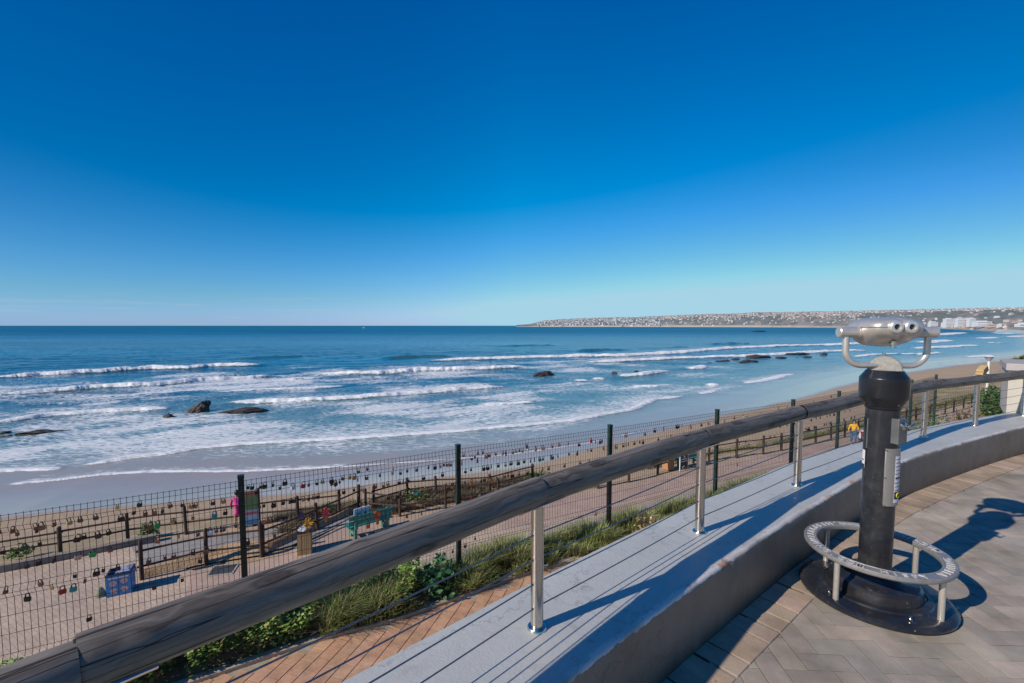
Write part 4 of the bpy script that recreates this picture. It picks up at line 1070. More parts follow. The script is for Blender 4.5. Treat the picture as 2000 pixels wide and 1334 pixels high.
sl_ = timber_fence([(-8.29, 14.7), (-7.25, 16.5), (-6.31, 18.31)], 'sloping brown timber fence rising from behind the slatted bin to the beach path', 1.0, (.35, .8))
timber_fence([(-5.77, 18.62), (-4.62, 19.7), (-3.41, 20.01), (-1.05, 20.32), (1.0, 21.83)], 'low brown timber fence behind the dry scrub, beyond the green bench', .85, (.38, .72))
timber_fence([(-6.0, 18.2), (-4.51, 17.85), (-2.78, 18.57), (-.6, 19.4), (1.7, 20.2), (4.05, 20.98)], 'brown timber fence between the green bench and the dry scrub', .92, (.40, .78))
timber_fence([(4.05, 20.98), (5.71, 21.83), (7.5, 23.0), (9.3, 24.3), (11.1, 25.2), (12.98, 25.91), (14.93, 26.65), (16.48, 27.43), (18.1, 28.3), (19.72, 29.14), (21.28, 29.94), (22.81, 30.78), (24.43, 31.67), (26.1, 32.7), (27.8, 33.7), (29.5, 34.6), (31.19, 35.6), (32.66, 36.38), (35.0, 37.7), (37.46, 38.96), (39.4, 40.2), (41.46, 41.39), (43.3, 42.5), (45.25, 43.57), (48, 45.4), (51, 47.5)], 'long brown timber post-and-rail fence along the pink promenade edge at right', 1.05, (.42, .86))
kk = [(-40, 3.4), (-25, 9.0), (-19, 11.9), (-16.62, 13.10), (-15.67, 13.60), (-14.77, 14.20), (-13.72, 14.85), (-13.07, 15.35), (-12.6, 15.65)]
b = MB(); n = len(kk); vs = [(x - dx_, y + dy_, PZ + z_) for dx_, dy_, z_ in ((0, 0, -.05), (0, 0, .20), (.12, .20, .20), (.12, .20, -.05)) for x, y in kk]
b.add(vs, [(k * n + i, k * n + i + 1, (k + 1) * n + i + 1, (k + 1) * n + i) for k in range(3) for i in range(n - 1)] + [(0, n, 2 * n, 3 * n), (n - 1, 2 * n - 1, 3 * n - 1, 4 * n - 1)])
o = b.build('low_kerb_wall', pmat('weathered_kerb', (.27, .225, .19), (.19, .155, .13), 4, .9, 0, .4, 30, kind='World')); tag(o, 'low brownish kerb wall running along the promenade below the long timber fence at left', 'kerb')

# ------------------------------------------------------------------ benches
M['teal'] = pmat('teal_painted_timber', (.03, .24, .21), (.02, .17, .15), 6, .5, 0, .2, 60)
M['teal_c'] = pmat('green_painted_concrete', (.10, .26, .20), (.07, .20, .16), 6, .7, 0, .2, 60)
def bench(loc, rz, label, L=1.65):
    t = empty('park_bench', (*loc, PZ), label, 'bench', rz=rz)      # local +y is the sea side (front)
    for s_ in (-1, 1):
        b = MB(); x = s_ * L * .36
        b.box((x, -.02, .20), (.09, .46, .09)); b.box((x, -.20, .22), (.09, .09, .44)); b.box((x, .18, .20), (.09, .09, .40)); b.box((x, 0, .41), (.09, .46, .06))
        Mx = Matrix.Rotation(R(-10), 3, 'X'); b.box((x, -.245, .66), (.09, .07, .48), M=Mx)
        b.build('bench_leg', M['teal_c'], t)
    for k in range(3):
        b = MB(); b.box((0, -.13 + .15 * k, .462), (L, .125, .04)); o = b.build('seat_plank', M['teal'], t)
    for z, y in ((.62, -.195), (.80, -.225)):
        b = MB(); b.box((0, y, z), (L, .035, .145), M=Matrix.Rotation(R(10), 3, 'X')); b.build('backrest_plank', M['teal'], t)
    return t
bench((-5.22, 16.25), math.atan2(.9, .95) * .9, 'teal green bench seen from behind, facing the sea beside the slatted litter bin')
bench((9.6, 24.3), R(30), 'dark green bench with posters propped on it, beside the terracotta bin near the rail', 1.7)
# things on and around the first bench
g = empty('picture_board', (-5.45, 16.10, PZ + .49), 'pale blue and white board with a round grey emblem propped on the teal bench', 'board', rz=R(40))
b = MB(); b.box((0, 0, .28), (.58, .03, .56), M=Matrix.Rotation(R(8), 3, 'X')); b.build('panel', pmat('pale_blue_panel', (.55, .68, .78), (.50, .60, .70), 4, .5, 0, 0), g)
b = MB(); b.lathe([(0, -.012), (.10, -.010), (.115, 0), (.10, .01), (0, .012)], (0, 0, 0), 20); b.v = [tuple(Matrix.Rotation(R(90), 3, 'X') @ Vector(v) + Vector((-.12, -.035, .28))) for v in b.v]; b.build('round_emblem', pmat('beige_disc', (.45, .40, .30)), g, True)
b = MB(); b.box((.13, -.03, .22), (.07, .02, .30)); b.build('dark_bar', M['blackp'], g)
g = empty('poster_board', (9.05, 23.55, PZ), 'black and white poster frame standing beside the dark green bench', 'poster', rz=R(30))
b = MB()
for s_ in (-1, 1): b.box((s_ * .30, 0, .45), (.04, .04, .9))
b.box((0, 0, .88), (.60, .04, .04)); b.box((0, 0, .48), (.60, .04, .04)); b.build('poster_frame', M['white'], g)
b = MB(); b.box((0, 0, .68), (.54, .02, .34)); b.build('poster', M['blackp'], g)
b = MB(); b.box((0, 0, .25), (.54, .02, .40)); b.build('poster', M['blackp'], g)
b = MB(); b.cyl((.02, -.012, .72), (.02, -.018, .72), .07, seg=16); b.box((0, -.015, .60), (.4, .008, .05)); b.build('poster_print', M['white'], g)
b = MB(); b.tube([(-.16, -.015, .14), (0, -.02, .24), (.14, -.015, .15), (-.18, -.015, .10), (.18, -.015, .10)], .014, 6); b.build('poster_print', M['white'], g)

# ------------------------------------------------------------------ litter bins and crate
M['slat'] = pmat('sun_bleached_slats', (.40, .29, .15), (.32, .22, .11), 12, .8, 0, .3, 50, (1, 1, .2))
M['orange_brick'] = pmat('terracotta_concrete', (.50, .27, .13), (.42, .22, .10), 8, .85, 0, .3, 50)
def litter_bin(loc, rz, label, mat):
    t = empty('litter_bin', (*loc, PZ), label, 'litter bin', rz=rz)
    b = MB(); b.box((0, 0, .36), (.40, .40, .72)); b.build('bin_core', mat, t)
    for k in range(4):
        for f_ in range(4):
            if f_ > 1 and k > 3: continue
            b = MB(); u = -.153 + k * .102
            c = [(u, -.209, .37), (u, .209, .37), (-.209, u, .37), (.209, u, .37)][f_]; s_ = (.092, .018, .74) if f_ < 2 else (.018, .092, .74)
            b.box(c, s_); b.build('slat', mat, t)
    b = MB(); b.lathe([(.17, .80), (.285, .80), (.30, .77), (.295, .73), (.20, .72)], (0, 0, 0), 4, R(45), R(405)); b.box((0, 0, .762), (.44, .44, .06)); b.build('rim', M['black_smooth'], t)
    return t
litter_bin((-6.95, 14.85), R(22), 'square bin of bleached timber slats with a black rim, left of the teal bench', M['slat'])
g = empty('bin_bag', (-6.95, 14.85, PZ + .80), 'crumpled white and dark refuse bag bulging from the top of the slatted bin', 'bag')
bm_ = bmesh.new(); bmesh.ops.create_icosphere(bm_, subdivisions=3, radius=1)
for v in bm_.verts:
    k = .75 + .5 * float(fbm(np.array([v.co.x * 2.3 + 4]), np.array([v.co.y * 2.3 + v.co.z * 2]), 3)[0]); v.co = Vector((v.co.x * .21 * k, v.co.y * .21 * k, max(-.02, v.co.z * .09 * k)))
me = bpy.data.meshes.new('bag_film'); bm_.to_mesh(me); bm_.free(); me.materials.append(pmat('white_plastic_film', (.72, .72, .75), (.10, .12, .16), 9, .35, 0, .2, 30)); o = link(bpy.data.objects.new('bag_film', me)); o.parent = g
litter_bin((8.30, 23.75), R(25), 'terracotta coloured square bin beside the dark green bench', M['orange_brick'])
M['blue'] = pmat('blue_printed_plastic', (.05, .28, .60), (.04, .20, .48), 7, .45, 0, .1, 40)
M['blue_d'] = pmat('dark_blue_lining', (.02, .04, .09), None, 7, .6)
g = empty('blue_crate', (-11.2, 12.60, PZ), 'blue printed open-topped recycling crate standing on the promenade at left', 'crate', rz=R(29))
W_, D_, H_ = .54, .46, .60
b = MB()
for (c, s_) in (((0, -D_ / 2, H_ / 2), (W_, .02, H_)), ((0, D_ / 2, H_ / 2), (W_, .02, H_)), ((-W_ / 2, 0, H_ / 2), (.02, D_ - .02, H_)), ((W_ / 2, 0, H_ / 2), (.02, D_ - .02, H_))): b.box(c, s_)
b.box((0, 0, .02), (W_, D_, .03)); b.build('crate_body', M['blue'], g)
b = MB()
for (c, s_) in (((0, -D_ / 2 - .006, H_ + .004), (W_ + .04, .04, .028)), ((0, D_ / 2, H_ + .004), (W_ + .04, .04, .028)), ((-W_ / 2, 0, H_ + .004), (.04, D_ - .03, .028)), ((W_ / 2, 0, H_ + .004), (.04, D_ - .03, .028))): b.box(c, s_)
b.build('crate_rim', M['blue_d'], g)
b = MB(); b.box((0, 0, .30), (W_ - .05, D_ - .05, .5)); b.build('crate_contents', M['blue_d'], g)
M['pale_disc'] = pmat('pale_printed_disc', (.70, .55, .58), (.45, .22, .22), 16, .5, 0, 0)
for x, z in ((-.125, .37), (.12, .40), (-.11, .15), (.125, .17)):
    b = MB(); b.cyl((x, -D_ / 2 - .011, z), (x, -D_ / 2 - .015, z), .082, seg=24); b.build('printed_disc', M['pale_disc'], g)
b = MB(); b.box((0, -D_ / 2 - .013, .525), (.44, .004, .04)); b.build('printed_band', M['white'], g)
b = MB(); vs = [(-.10, -.10, .61), (.24, -.18, .63), (.27, .21, .66), (-.05, .20, .63), (.12, .05, .68), (.33, .22, .40)]; b.add(vs, [(0, 1, 4), (1, 2, 4), (2, 3, 4), (3, 0, 4), (1, 5, 2)]); b.build('loose_liner', pmat('grey_plastic_sheet', (.34, .35, .45), (.18, .2, .3), 8, .4), g)
g = empty('cardboard_scrap', (-11.58, 12.36, PZ + .006), 'greenish grey sack slumped at the left side of the blue crate', 'sack')
b = MB(); b.lathe([(.0, .26), (.04, .25), (.08, .18), (.11, .08), (.12, .0)], (0, 0, 0), 9); b.build('sack_body', pmat('olive_sackcloth', (.22, .22, .15), (.15, .15, .1), 14, .9, 0, .4, 50), g, True); g.name = 'sack'

# ------------------------------------------------------------------ information board
g = empty('information_board', (-9.62, 16.35, PZ), 'tall colourful information board with brown, green and blue panels beside the person in pink', 'sign', rz=R(24))
for s_ in (-1, 1):
    b = MB(); b.cyl((s_ * .27, 0, -.05), (s_ * .27, 0, 1.62), .045, seg=10); b.build('sign_post', M['post'], g, True)
for z0, z1, c, nm in ((1.36, 1.56, (.30, .14, .08), 'title_panel'), (.86, 1.36, (.12, .20, .09), 'green_panel'), (.30, .86, (.28, .38, .48), 'blue_panel')):
    b = MB(); b.box((0, -.05, (z0 + z1) / 2), (.52, .025, z1 - z0)); b.build(nm, pmat(nm + '_paint', c, tuple(q * .7 for q in c), 9, .5, 0, 0), g)
b = MB(); b.box((0, -.066, .74), (.46, .006, .07)); b.build('red_stripe', pmat('crimson_print', (.45, .05, .10)), g)
b = MB(); b.box((.02, -.066, .42), (.40, .006, .14)); b.build('blue_stripe', pmat('bright_blue_print', (.06, .22, .45)), g)

# ------------------------------------------------------------------ people
def skinned(name, chain, radii, mat, parent, sub=1):
    """chain: list of (parent_index, xyz); one continuous surface grown with a skin modifier"""
    me = bpy.data.meshes.new(name); me.from_pydata([c[1] for c in chain], [(c[0], i) for i, c in enumerate(chain) if c[0] is not None], [])
    o = link(bpy.data.objects.new(name, me)); sk = o.modifiers.new('skin', 'SKIN'); sk.use_smooth_shade = True
    lay = me.skin_vertices[0].data
    for i, r in enumerate(radii): lay[i].radius = (r, r) if not isinstance(r, tuple) else r; lay[i].use_root = (i == 0)
    sb = o.modifiers.new('sub', 'SUBSURF'); sb.levels = sub; sb.render_levels = sub
    dg = bpy.context.evaluated_depsgraph_get(); ev = o.evaluated_get(dg)
    m2 = bpy.data.meshes.new_from_object(ev); o.modifiers.clear(); o.data = m2
    m2.materials.clear(); m2.materials.append(mat)
    m2.polygons.foreach_set('use_smooth', [True] * len(m2.polygons))
    o.parent = parent; return o
skin_m = pmat('skin', (.42, .24, .16), (.36, .2, .13), 6, .6, 0, 0)
def person(loc, rz, h, label, top, bottom, hair, dress=False, lhand=(-.26, .10, .92), rhand=(.26, .05, .95), stride=.10):
    k = h / 1.7; root = empty('person', (*loc, PZ + .012), label, 'person', rz=rz)
    S = lambda x, y, z: (x * k, y * k, z * k)
    ch = [(None, S(0, 0, .92)), (0, S(0, .0, 1.08)), (1, S(0, .01, 1.28)), (2, S(0, 0, 1.42)), (3, S(0, .01, 1.49)), (4, S(0, .03, 1.56)), (5, S(0, .02, 1.66)),
          (2, S(-.17, 0, 1.38)), (7, S(-.25, -.02, 1.15)), (8, S(*lhand)), (9, S(lhand[0], lhand[1] + .05, lhand[2] - .08)),
          (2, S(.17, 0, 1.38)), (11, S(.25, -.02, 1.15)), (12, S(*rhand)), (13, S(rhand[0], rhand[1] + .05, rhand[2] - .08)),
          (0, S(-.095, 0, .86)), (15, S(-.10, stride * .6, .48)), (16, S(-.10, stride * .2, .09)), (17, S(-.11, stride * .2 + .13, .035)),
          (0, S(.095, 0, .86)), (19, S(.10, -stride * .1, .48)), (20, S(.10, -stride, .09)), (21, S(.11, -stride + .13, .035))]
    ra = [.115, .105, .12, .06, .05, .075, .085, .055, .042, .032, .034, .055, .042, .032, .034, .085, .058, .042, .038, .085, .058, .042, .038]
    body_ = skinned('body', ch, [r * k for r in ra], skin_m, root)
    # face features belong to the one body mesh region; small nose and ears as part of the head surface
    t_ = [(None, S(0, 0, .96)), (0, S(0, 0, 1.08)), (1, S(0, .01, 1.28)), (2, S(0, 0, 1.40)), (2, S(-.17, 0, 1.38)), (4, S(-.25, -.02, 1.15)), (5, S(lhand[0] * .99, lhand[1] * .8, lhand[2] + .06)), (2, S(.17, 0, 1.38)), (7, S(.25, -.02, 1.15)), (8, S(rhand[0] * .99, rhand[1] * .8, rhand[2] + .06))]
    rr = [.135, .122, .138, .07, .072, .056, .044, .072, .056, .044]
    if dress:
        t_ += [(0, S(0, 0, .75)), (10, S(0, 0, .55))]; rr += [.155, .175]
    skinned('dress' if dress else 'shirt', t_, [r * k for r in rr], top, root)
    if not dress:
        l_ = [(None, S(0, 0, .95)), (0, S(-.095, 0, .86)), (1, S(-.10, stride * .6, .48)), (2, S(-.10, stride * .2, .14)), (0, S(.095, 0, .86)), (4, S(.10, -stride * .1, .48)), (5, S(.10, -stride, .14))]
        skinned('trousers', l_, [r * k for r in [.135, .10, .072, .058, .10, .072, .058]], bottom, root)
    b = MB(); b.lathe([(.0, .115), (.05, .11), (.09, .07), (.105, .01), (.10, -.06), (.085, -.11)], (0, 0, 0), 14)
    b.v = [(x * k, (y - .018) * k, (z + 1.655) * k) for x, y, z in b.v]; b.build('hair', hair, root, True)
    for s_ in (-1, 1):
        b = MB(); b.box(S(s_ * .105, (stride * .2 if s_ < 0 else -stride) + .06, .03), (.09 * k, .25 * k, .06 * k)); o = b.build('shoe', pmat('pale_shoe', (.55, .50, .45)), root)
        bv = o.modifiers.new('b', 'BEVEL'); bv.width = .02 * k; bv.segments = 2
    return root
brown_hair = pmat('dark_brown_hair', (.05, .03, .02), None, 40, .5, 0, .2)
person((21.75, 28.6), R(155), 1.60, 'person in a yellow top and blue jeans standing on the promenade by the timber fence', pmat('yellow_cotton', (.85, .48, .03), (.75, .40, .02), 8, .8), pmat('blue_denim', (.07, .16, .28), (.05, .12, .22), 14, .85), brown_hair, lhand=(-.20, .20, 1.02), rhand=(.30, .02, .95))
g = empty('tote_bag', (21.95, 28.35, PZ + .52), 'white bag hanging from the hand of the person in yellow', 'bag', rz=R(60))
b = MB(); b.box((0, 0, .17), (.26, .08, .34), taper=.85); b.build('bag_pouch', M['white'], g)
b = MB(); b.tube([(-.09, 0, .33), (-.07, 0, .46), (0, 0, .52), (.07, 0, .46), (.09, 0, .33)], .012, 6); b.build('bag_handle', M['white'], g)
person((-10.35, 16.75), R(20), 1.38, 'person in a bright pink dress standing at the timber fence behind the first fence post', pmat('bright_pink_cotton', (.62, .06, .27), (.48, .04, .2), 8, .8), M['white'], brown_hair, dress=True, stride=.05)
g = empty('pushchair', (23.35, 29.75, PZ), 'dark red and white pushchair partly hidden behind the viewer pedestal', 'pushchair', rz=R(50))
b = MB()
b.lathe([(.0, .72), (.12, .70), (.22, .60), (.26, .45), (.22, .32), (.12, .28), (0, .28)], (0, 0, 0), 16); b.build('pram_hood', pmat('dark_red_cloth', (.16, .03, .03), None, 9, .8), g, True)
b = MB(); b.box((0, 0, .66), (.36, .34, .07)); b.build('blanket', M['white'], g)
for x, y in ((-.2, -.22), (.2, -.22), (-.2, .22), (.2, .22)):
    b = MB(); b.cyl((x - .015, y, .11), (x + .015, y, .11), .11, seg=18); b.build('wheel', M['rubber'], g)
b = MB(); b.tube([(-.2, -.22, .11), (-.2, 0, .34), (-.2, .22, .11)], .012, 6); b.tube([(.2, -.22, .11), (.2, 0, .34), (.2, .22, .11)], .012, 6); b.tube([(-.2, 0, .34), (-.2, -.45, .95), (.2, -.45, .95), (.2, 0, .34)], .012, 6); b.build('pram_frame', M['grey'], g, True)

# ------------------------------------------------------------------ lamp post
g = empty('lamp_post', (43.4, 41.3, PZ), 'slim cream lamp post with a shallow conical disc head at right', 'lamp post')
b = MB(); b.cyl((0, 0, 0), (0, 0, 4.5), .11, .09, 16); b.cyl((0, 0, 0), (0, 0, .3), .16, .14, 16); b.build('lamp_pole', pmat('cream_paint', (.75, .73, .66), (.62, .6, .55), 5, .5), g, True)
b = MB(); b.lathe([(.09, 4.35), (.13, 4.45), (.34, 4.78), (.36, 4.80)], (0, 0, 0), 28); b.build('lamp_cone', pmat('grey_diffuser', (.35, .37, .42), None, 5, .4), g, True)
b = MB(); b.lathe([(.0, 4.90), (.20, 4.88), (.40, 4.82), (.42, 4.80), (.36, 4.795), (0, 4.795)], (0, 0, 0), 28); b.build('lamp_cap', M['white'], g, True)

# ------------------------------------------------------------------ end wall of the parapet
M['cream'] = pmat('cream_render', (.52, .49, .43), (.44, .41, .36), 2.5, .85, 0, .25, 50)
M['cream2'] = pmat('coping_render', (.42, .39, .38), (.36, .33, .32), 3, .8, 0, .25, 50)
g = empty('end_pier', (6.93, 6.32, .33), 'cream rendered pier with a flat overhanging coping closing the parapet at right', 'pier', rz=R(-44))
g.location.z -= .045
b = MB(); b.box((.50, .60, .32), (1.0, 1.2, .64)); b.build('pier_block', M['cream'], g)
b = MB(); b.box((.50, .60, .69), (1.06, 1.26, .10)); o = b.build('coping_slab', M['cream2'], g); bv = o.modifiers.new('b', 'BEVEL'); bv.width = .008
b = MB(); vs = [(.30, -.02, 0), (1.6, -.02, 0), (1.6, -.02, .68), (.46, -.02, .68), (.34, -.26, 0), (1.6, -.26, 0), (1.6, -.22, .68), (.50, -.18, .68)]
g2 = empty('timber_boards', (7.0, 6.76, .82), 'pale yellow sawn boards stacked at a slant against the cream pier', 'boards', rz=R(34))
for k in range(3):
    b = MB(); b.box((.04, 0, .02 + k * .036), (.38 - k * .07, .08, .026), M=Matrix.Rotation(R(-14), 3, 'Y')); o = b.build('board', M['board_y'], g2)
b = MB(); b.box((.04, .0, -.02), (.42, .09, .04)); b.build('bearer_board', M['cream2'], g2)

# ------------------------------------------------------------------ windblown bits on the deck
xs_ = rng.uniform(.3, 7.5, 900); ys_ = rng.uniform(.2, 5.5, 900); dd = wall_dist(xs_, ys_); prob = np.exp(-(dd - .02) / .16) + .05
kp = (dd > .015) & (rng.random(900) < prob); P_ = np.stack([xs_[kp], ys_[kp], np.full(kp.sum(), .010)], 1)
cl_ = palette(len(P_), [(.20, .13, .07), (.30, .22, .12), (.12, .09, .06), (.34, .30, .24)], .5)
o = leaves('leaf_litter', P_, rng.uniform(.006, .020, len(P_)), cl_, M['leaf'], 3.0); tag(o, 'dry leaf scraps and grit blown against the foot of the parapet', 'litter', kind='stuff')

# ------------------------------------------------------------------ ribbons tied to the mesh
for (i, s_, z, cols, lab) in ((3 - 0, .564, -.93, [(.80, .20, .06), (.85, .32, .10), (.70, .12, .05)], 'bunch of orange red ribbons tied on the mesh fence in front of the teal bench'),
                         (3, .253, -.85, [(.85, .55, .05), (.80, .38, .05), (.55, .30, .10)], 'bunch of yellow and orange ribbons tied on the mesh above the slatted bin'),
                         (3, .332, -.76, [(.75, .12, .14), (.62, .10, .12)], 'red ribbon bow tied on the mesh right of the slatted bin')):
    a, e = fence_pts[i], fence_pts[i + 1]; d = (e - a).normalized(); n = Vector((d.y, -d.x, 0)); p = a + d * (s_ * (e - a).length) + n * .05
    g = empty('ribbon_bunch', (p.x, p.y, z), lab, 'ribbon', None, math.atan2(d.y, d.x))
    for c_i, col_ in enumerate(cols):
        b = MB(); pts_ = []
        for k in range(9):
            a_ = k * 2.4 + c_i; r_ = random.uniform(.03, .065); pts_ += [Vector((random.uniform(-.006, .006), -.012, 0)), Vector((r_ * math.cos(a_), random.uniform(-.03, .01), r_ * math.sin(a_)))]
        sm_ = catmull(pts_, .012); b.tube(sm_, .0085, 5); b.build('ribbon_loop', pmat('ribbon_cloth', col_, tuple(v_ * .7 for v_ in col_), 30, .8, 0, 0), g, True)
    b = MB(); b.box((0, -.004, -.085), (.034, .010, .09)); b.build('hanging_tag', lockmat['O'], g)

# ------------------------------------------------------------------ beach
def fan(us, ys):
    U, Y = np.meshgrid(us, ys, indexing='ij'); return (U * Y).ravel(), Y.ravel()
def fan_faces(nu, ny, keep=None):
    i, j = np.meshgrid(np.arange(nu - 1), np.arange(ny - 1), indexing='ij'); a = (i * ny + j).ravel()
    F = np.stack([a, a + ny, a + ny + 1, a + 1], 1)
    if keep is not None: F = F[keep[F].any(1)]
    return F
def pdist(X, Y, P, margin=None):
    best = np.full(len(X), 1e9)
    for (ax, ay), (bx, by) in zip(P[:-1], P[1:]):
        ex, ey = bx - ax, by - ay
        t = np.clip(((X - ax) * ex + (Y - ay) * ey) / (ex * ex + ey * ey + 1e-12), 0, 1)
        best = np.minimum(best, np.hypot(X - ax - t * ex, Y - ay - t * ey))
    return best
flx = [p[0] for p in FL]; fly = [p[1] for p in FL]
def beach_z(X, Y):
    fy_ = np.interp(X, flx, fly); wy_ = np.interp(X, wetx, wety)
    dF = pdist(X, Y, FL); dW = pdist(X, Y, WL)
    t = dF / (dF + dW + 1e-9)
    z = PZ - .05 - (abs(SZ_ - PZ) - .05) * (1 - (1 - t) ** 1.7)
    z = np.where(Y < fy_, PZ - .05, z); z = np.where(Y > wy_, SZ_ - .035 * dW, z)
    t = np.where(Y < fy_, 0, np.where(Y > wy_, 1, t))
    bumpy = .10 * (fbm(X * .5, Y * .5, 4) - .5) * np.clip(1 - t * 1.5, 0, 1) * (Y > fy_)
    return z + bumpy, t, dW, dF
us = np.concatenate([np.linspace(-5, -1.95, 70), np.linspace(-1.9, 1.7, 620), np.linspace(1.75, 3, 20)]); ys = np.concatenate([np.linspace(3, 14, 12), 11.05 * 889 / np.linspace(700, 11, 430)])
ys = np.unique(np.round(ys, 4)); 
X, Y = fan(us, ys); Z, T, DW, DF = beach_z(X, Y)
# dampness: 1 wet mirror-like, 0 dry
DRY = [(-60, 6), (-33.5, 20.3), (-25, 24.5), (-14.7, 26.5), (-8, 29.0), (0.0, 32.5), (7.6, 39.5), (16.0, 46.5), (31, 57.5), (45, 68), (60, 80), (85, 98), (110, 114), (135, 126), (180, 150), (230, 185), (330, 262)]
dry_y = np.interp(X, [p[0] for p in DRY], [p[1] for p in DRY]) + 1.6 * (fbm(X * .12, Y * .12, 3) - .5) * np.clip(Y / 40, 1, 4)
wet = sstep(-.6, 1.2, (Y - dry_y) / np.clip(Y / 30, 1, 5))
grassy = ((fbm(X * .35 + 3, Y * .35, 4) > .50) & (T < .28) & (T > 0)).astype(float) * np.where(X > 2, 1.0, .55)
C = np.stack([wet, T, grassy], 1)
def beach_mat():
    m, nt, bs, out = new_mat('beach_sand')
    a = N(nt, 'ShaderNodeAttribute', attribute_name='Col'); sp = N(nt, 'ShaderNodeSeparateColor'); nt.links.new(a.outputs['Color'], sp.inputs[0])
    v = coords(nt, 'World'); n1 = noise(nt, v, .35, 7, .6); n2 = noise(nt, v, 3.5, 7, .7); n3 = noise(nt, v, 14, 5, .7)
    dry = ramp(nt, n1, [(.3, (.47, .355, .245)), (.7, (.40, .295, .20))])
    dry = mixc(nt, 1, dry, ramp(nt, n2, [(.3, (.80, .78, .76)), (.65, (1.08, 1.06, 1.04))]), 'MULTIPLY')
    wetc = ramp(nt, n1, [(.3, (.37, .285, .225)), (.7, (.43, .33, .26))])
    c = mixc(nt, sp.outputs[0], dry, wetc)
    gm = math_(nt, 'MULTIPLY', sp.outputs[2], ramp(nt, n2, [(.42, (0, 0, 0)), (.55, (1, 1, 1))]))
    c = mixc(nt, gm, c, ramp(nt, n3, [(.35, (.11, .12, .04)), (.6, (.24, .22, .09))]))
    nt.links.new(c, bs.inputs['Base Color'])
    nt.links.new(ramp(nt, sp.outputs[0], [(0, (.95, .95, .95)), (.6, (.35, .35, .35)), (1, (.12, .12, .12))]), bs.inputs['Roughness'])
    nt.links.new(ramp(nt, sp.outputs[0], [(0, (.15, .15, .15)), (1, (.40, .40, .40))]), bs.inputs['Specular IOR Level'])
    b_ = N(nt, 'ShaderNodeBump'); b_.inputs['Distance'].default_value = .05
    nt.links.new(math_(nt, 'MULTIPLY_ADD', sp.outputs[0], -.58, .6), b_.inputs['Strength']); nt.links.new(n2, b_.inputs['Height']); nt.links.new(b_.outputs[0], bs.inputs['Normal'])
    return m
o = np_mesh('beach', np.stack([X, Y, Z], 1), fan_faces(len(us), len(ys)), beach_mat(), {'Col': C}); tag(o, kind='structure')
M['sandfar'] = pmat('ground_sand', (.42, .33, .24), (.33, .26, .19), .3, .95, 0, 0, kind='World')
b = MB(); b.add([(-6000, -6000, -12.5), (40000, -6000, -12.5), (40000, 20000, -12.5), (-6000, 20000, -12.5)], [(0, 1, 2, 3)]); o = b.build('ground', M['sandfar']); tag(o, kind='structure')
b = MB(); b.add([(-400, -400, PZ - .06), (400, -400, PZ - .06), (85, 62, PZ - .06), (30, 22, PZ - .06), (-60, -12, PZ - .06), (-120, -40, PZ - .06)], [tuple(range(6))]); o = b.build('land_behind', M['sandfar']); tag(o, kind='structure')

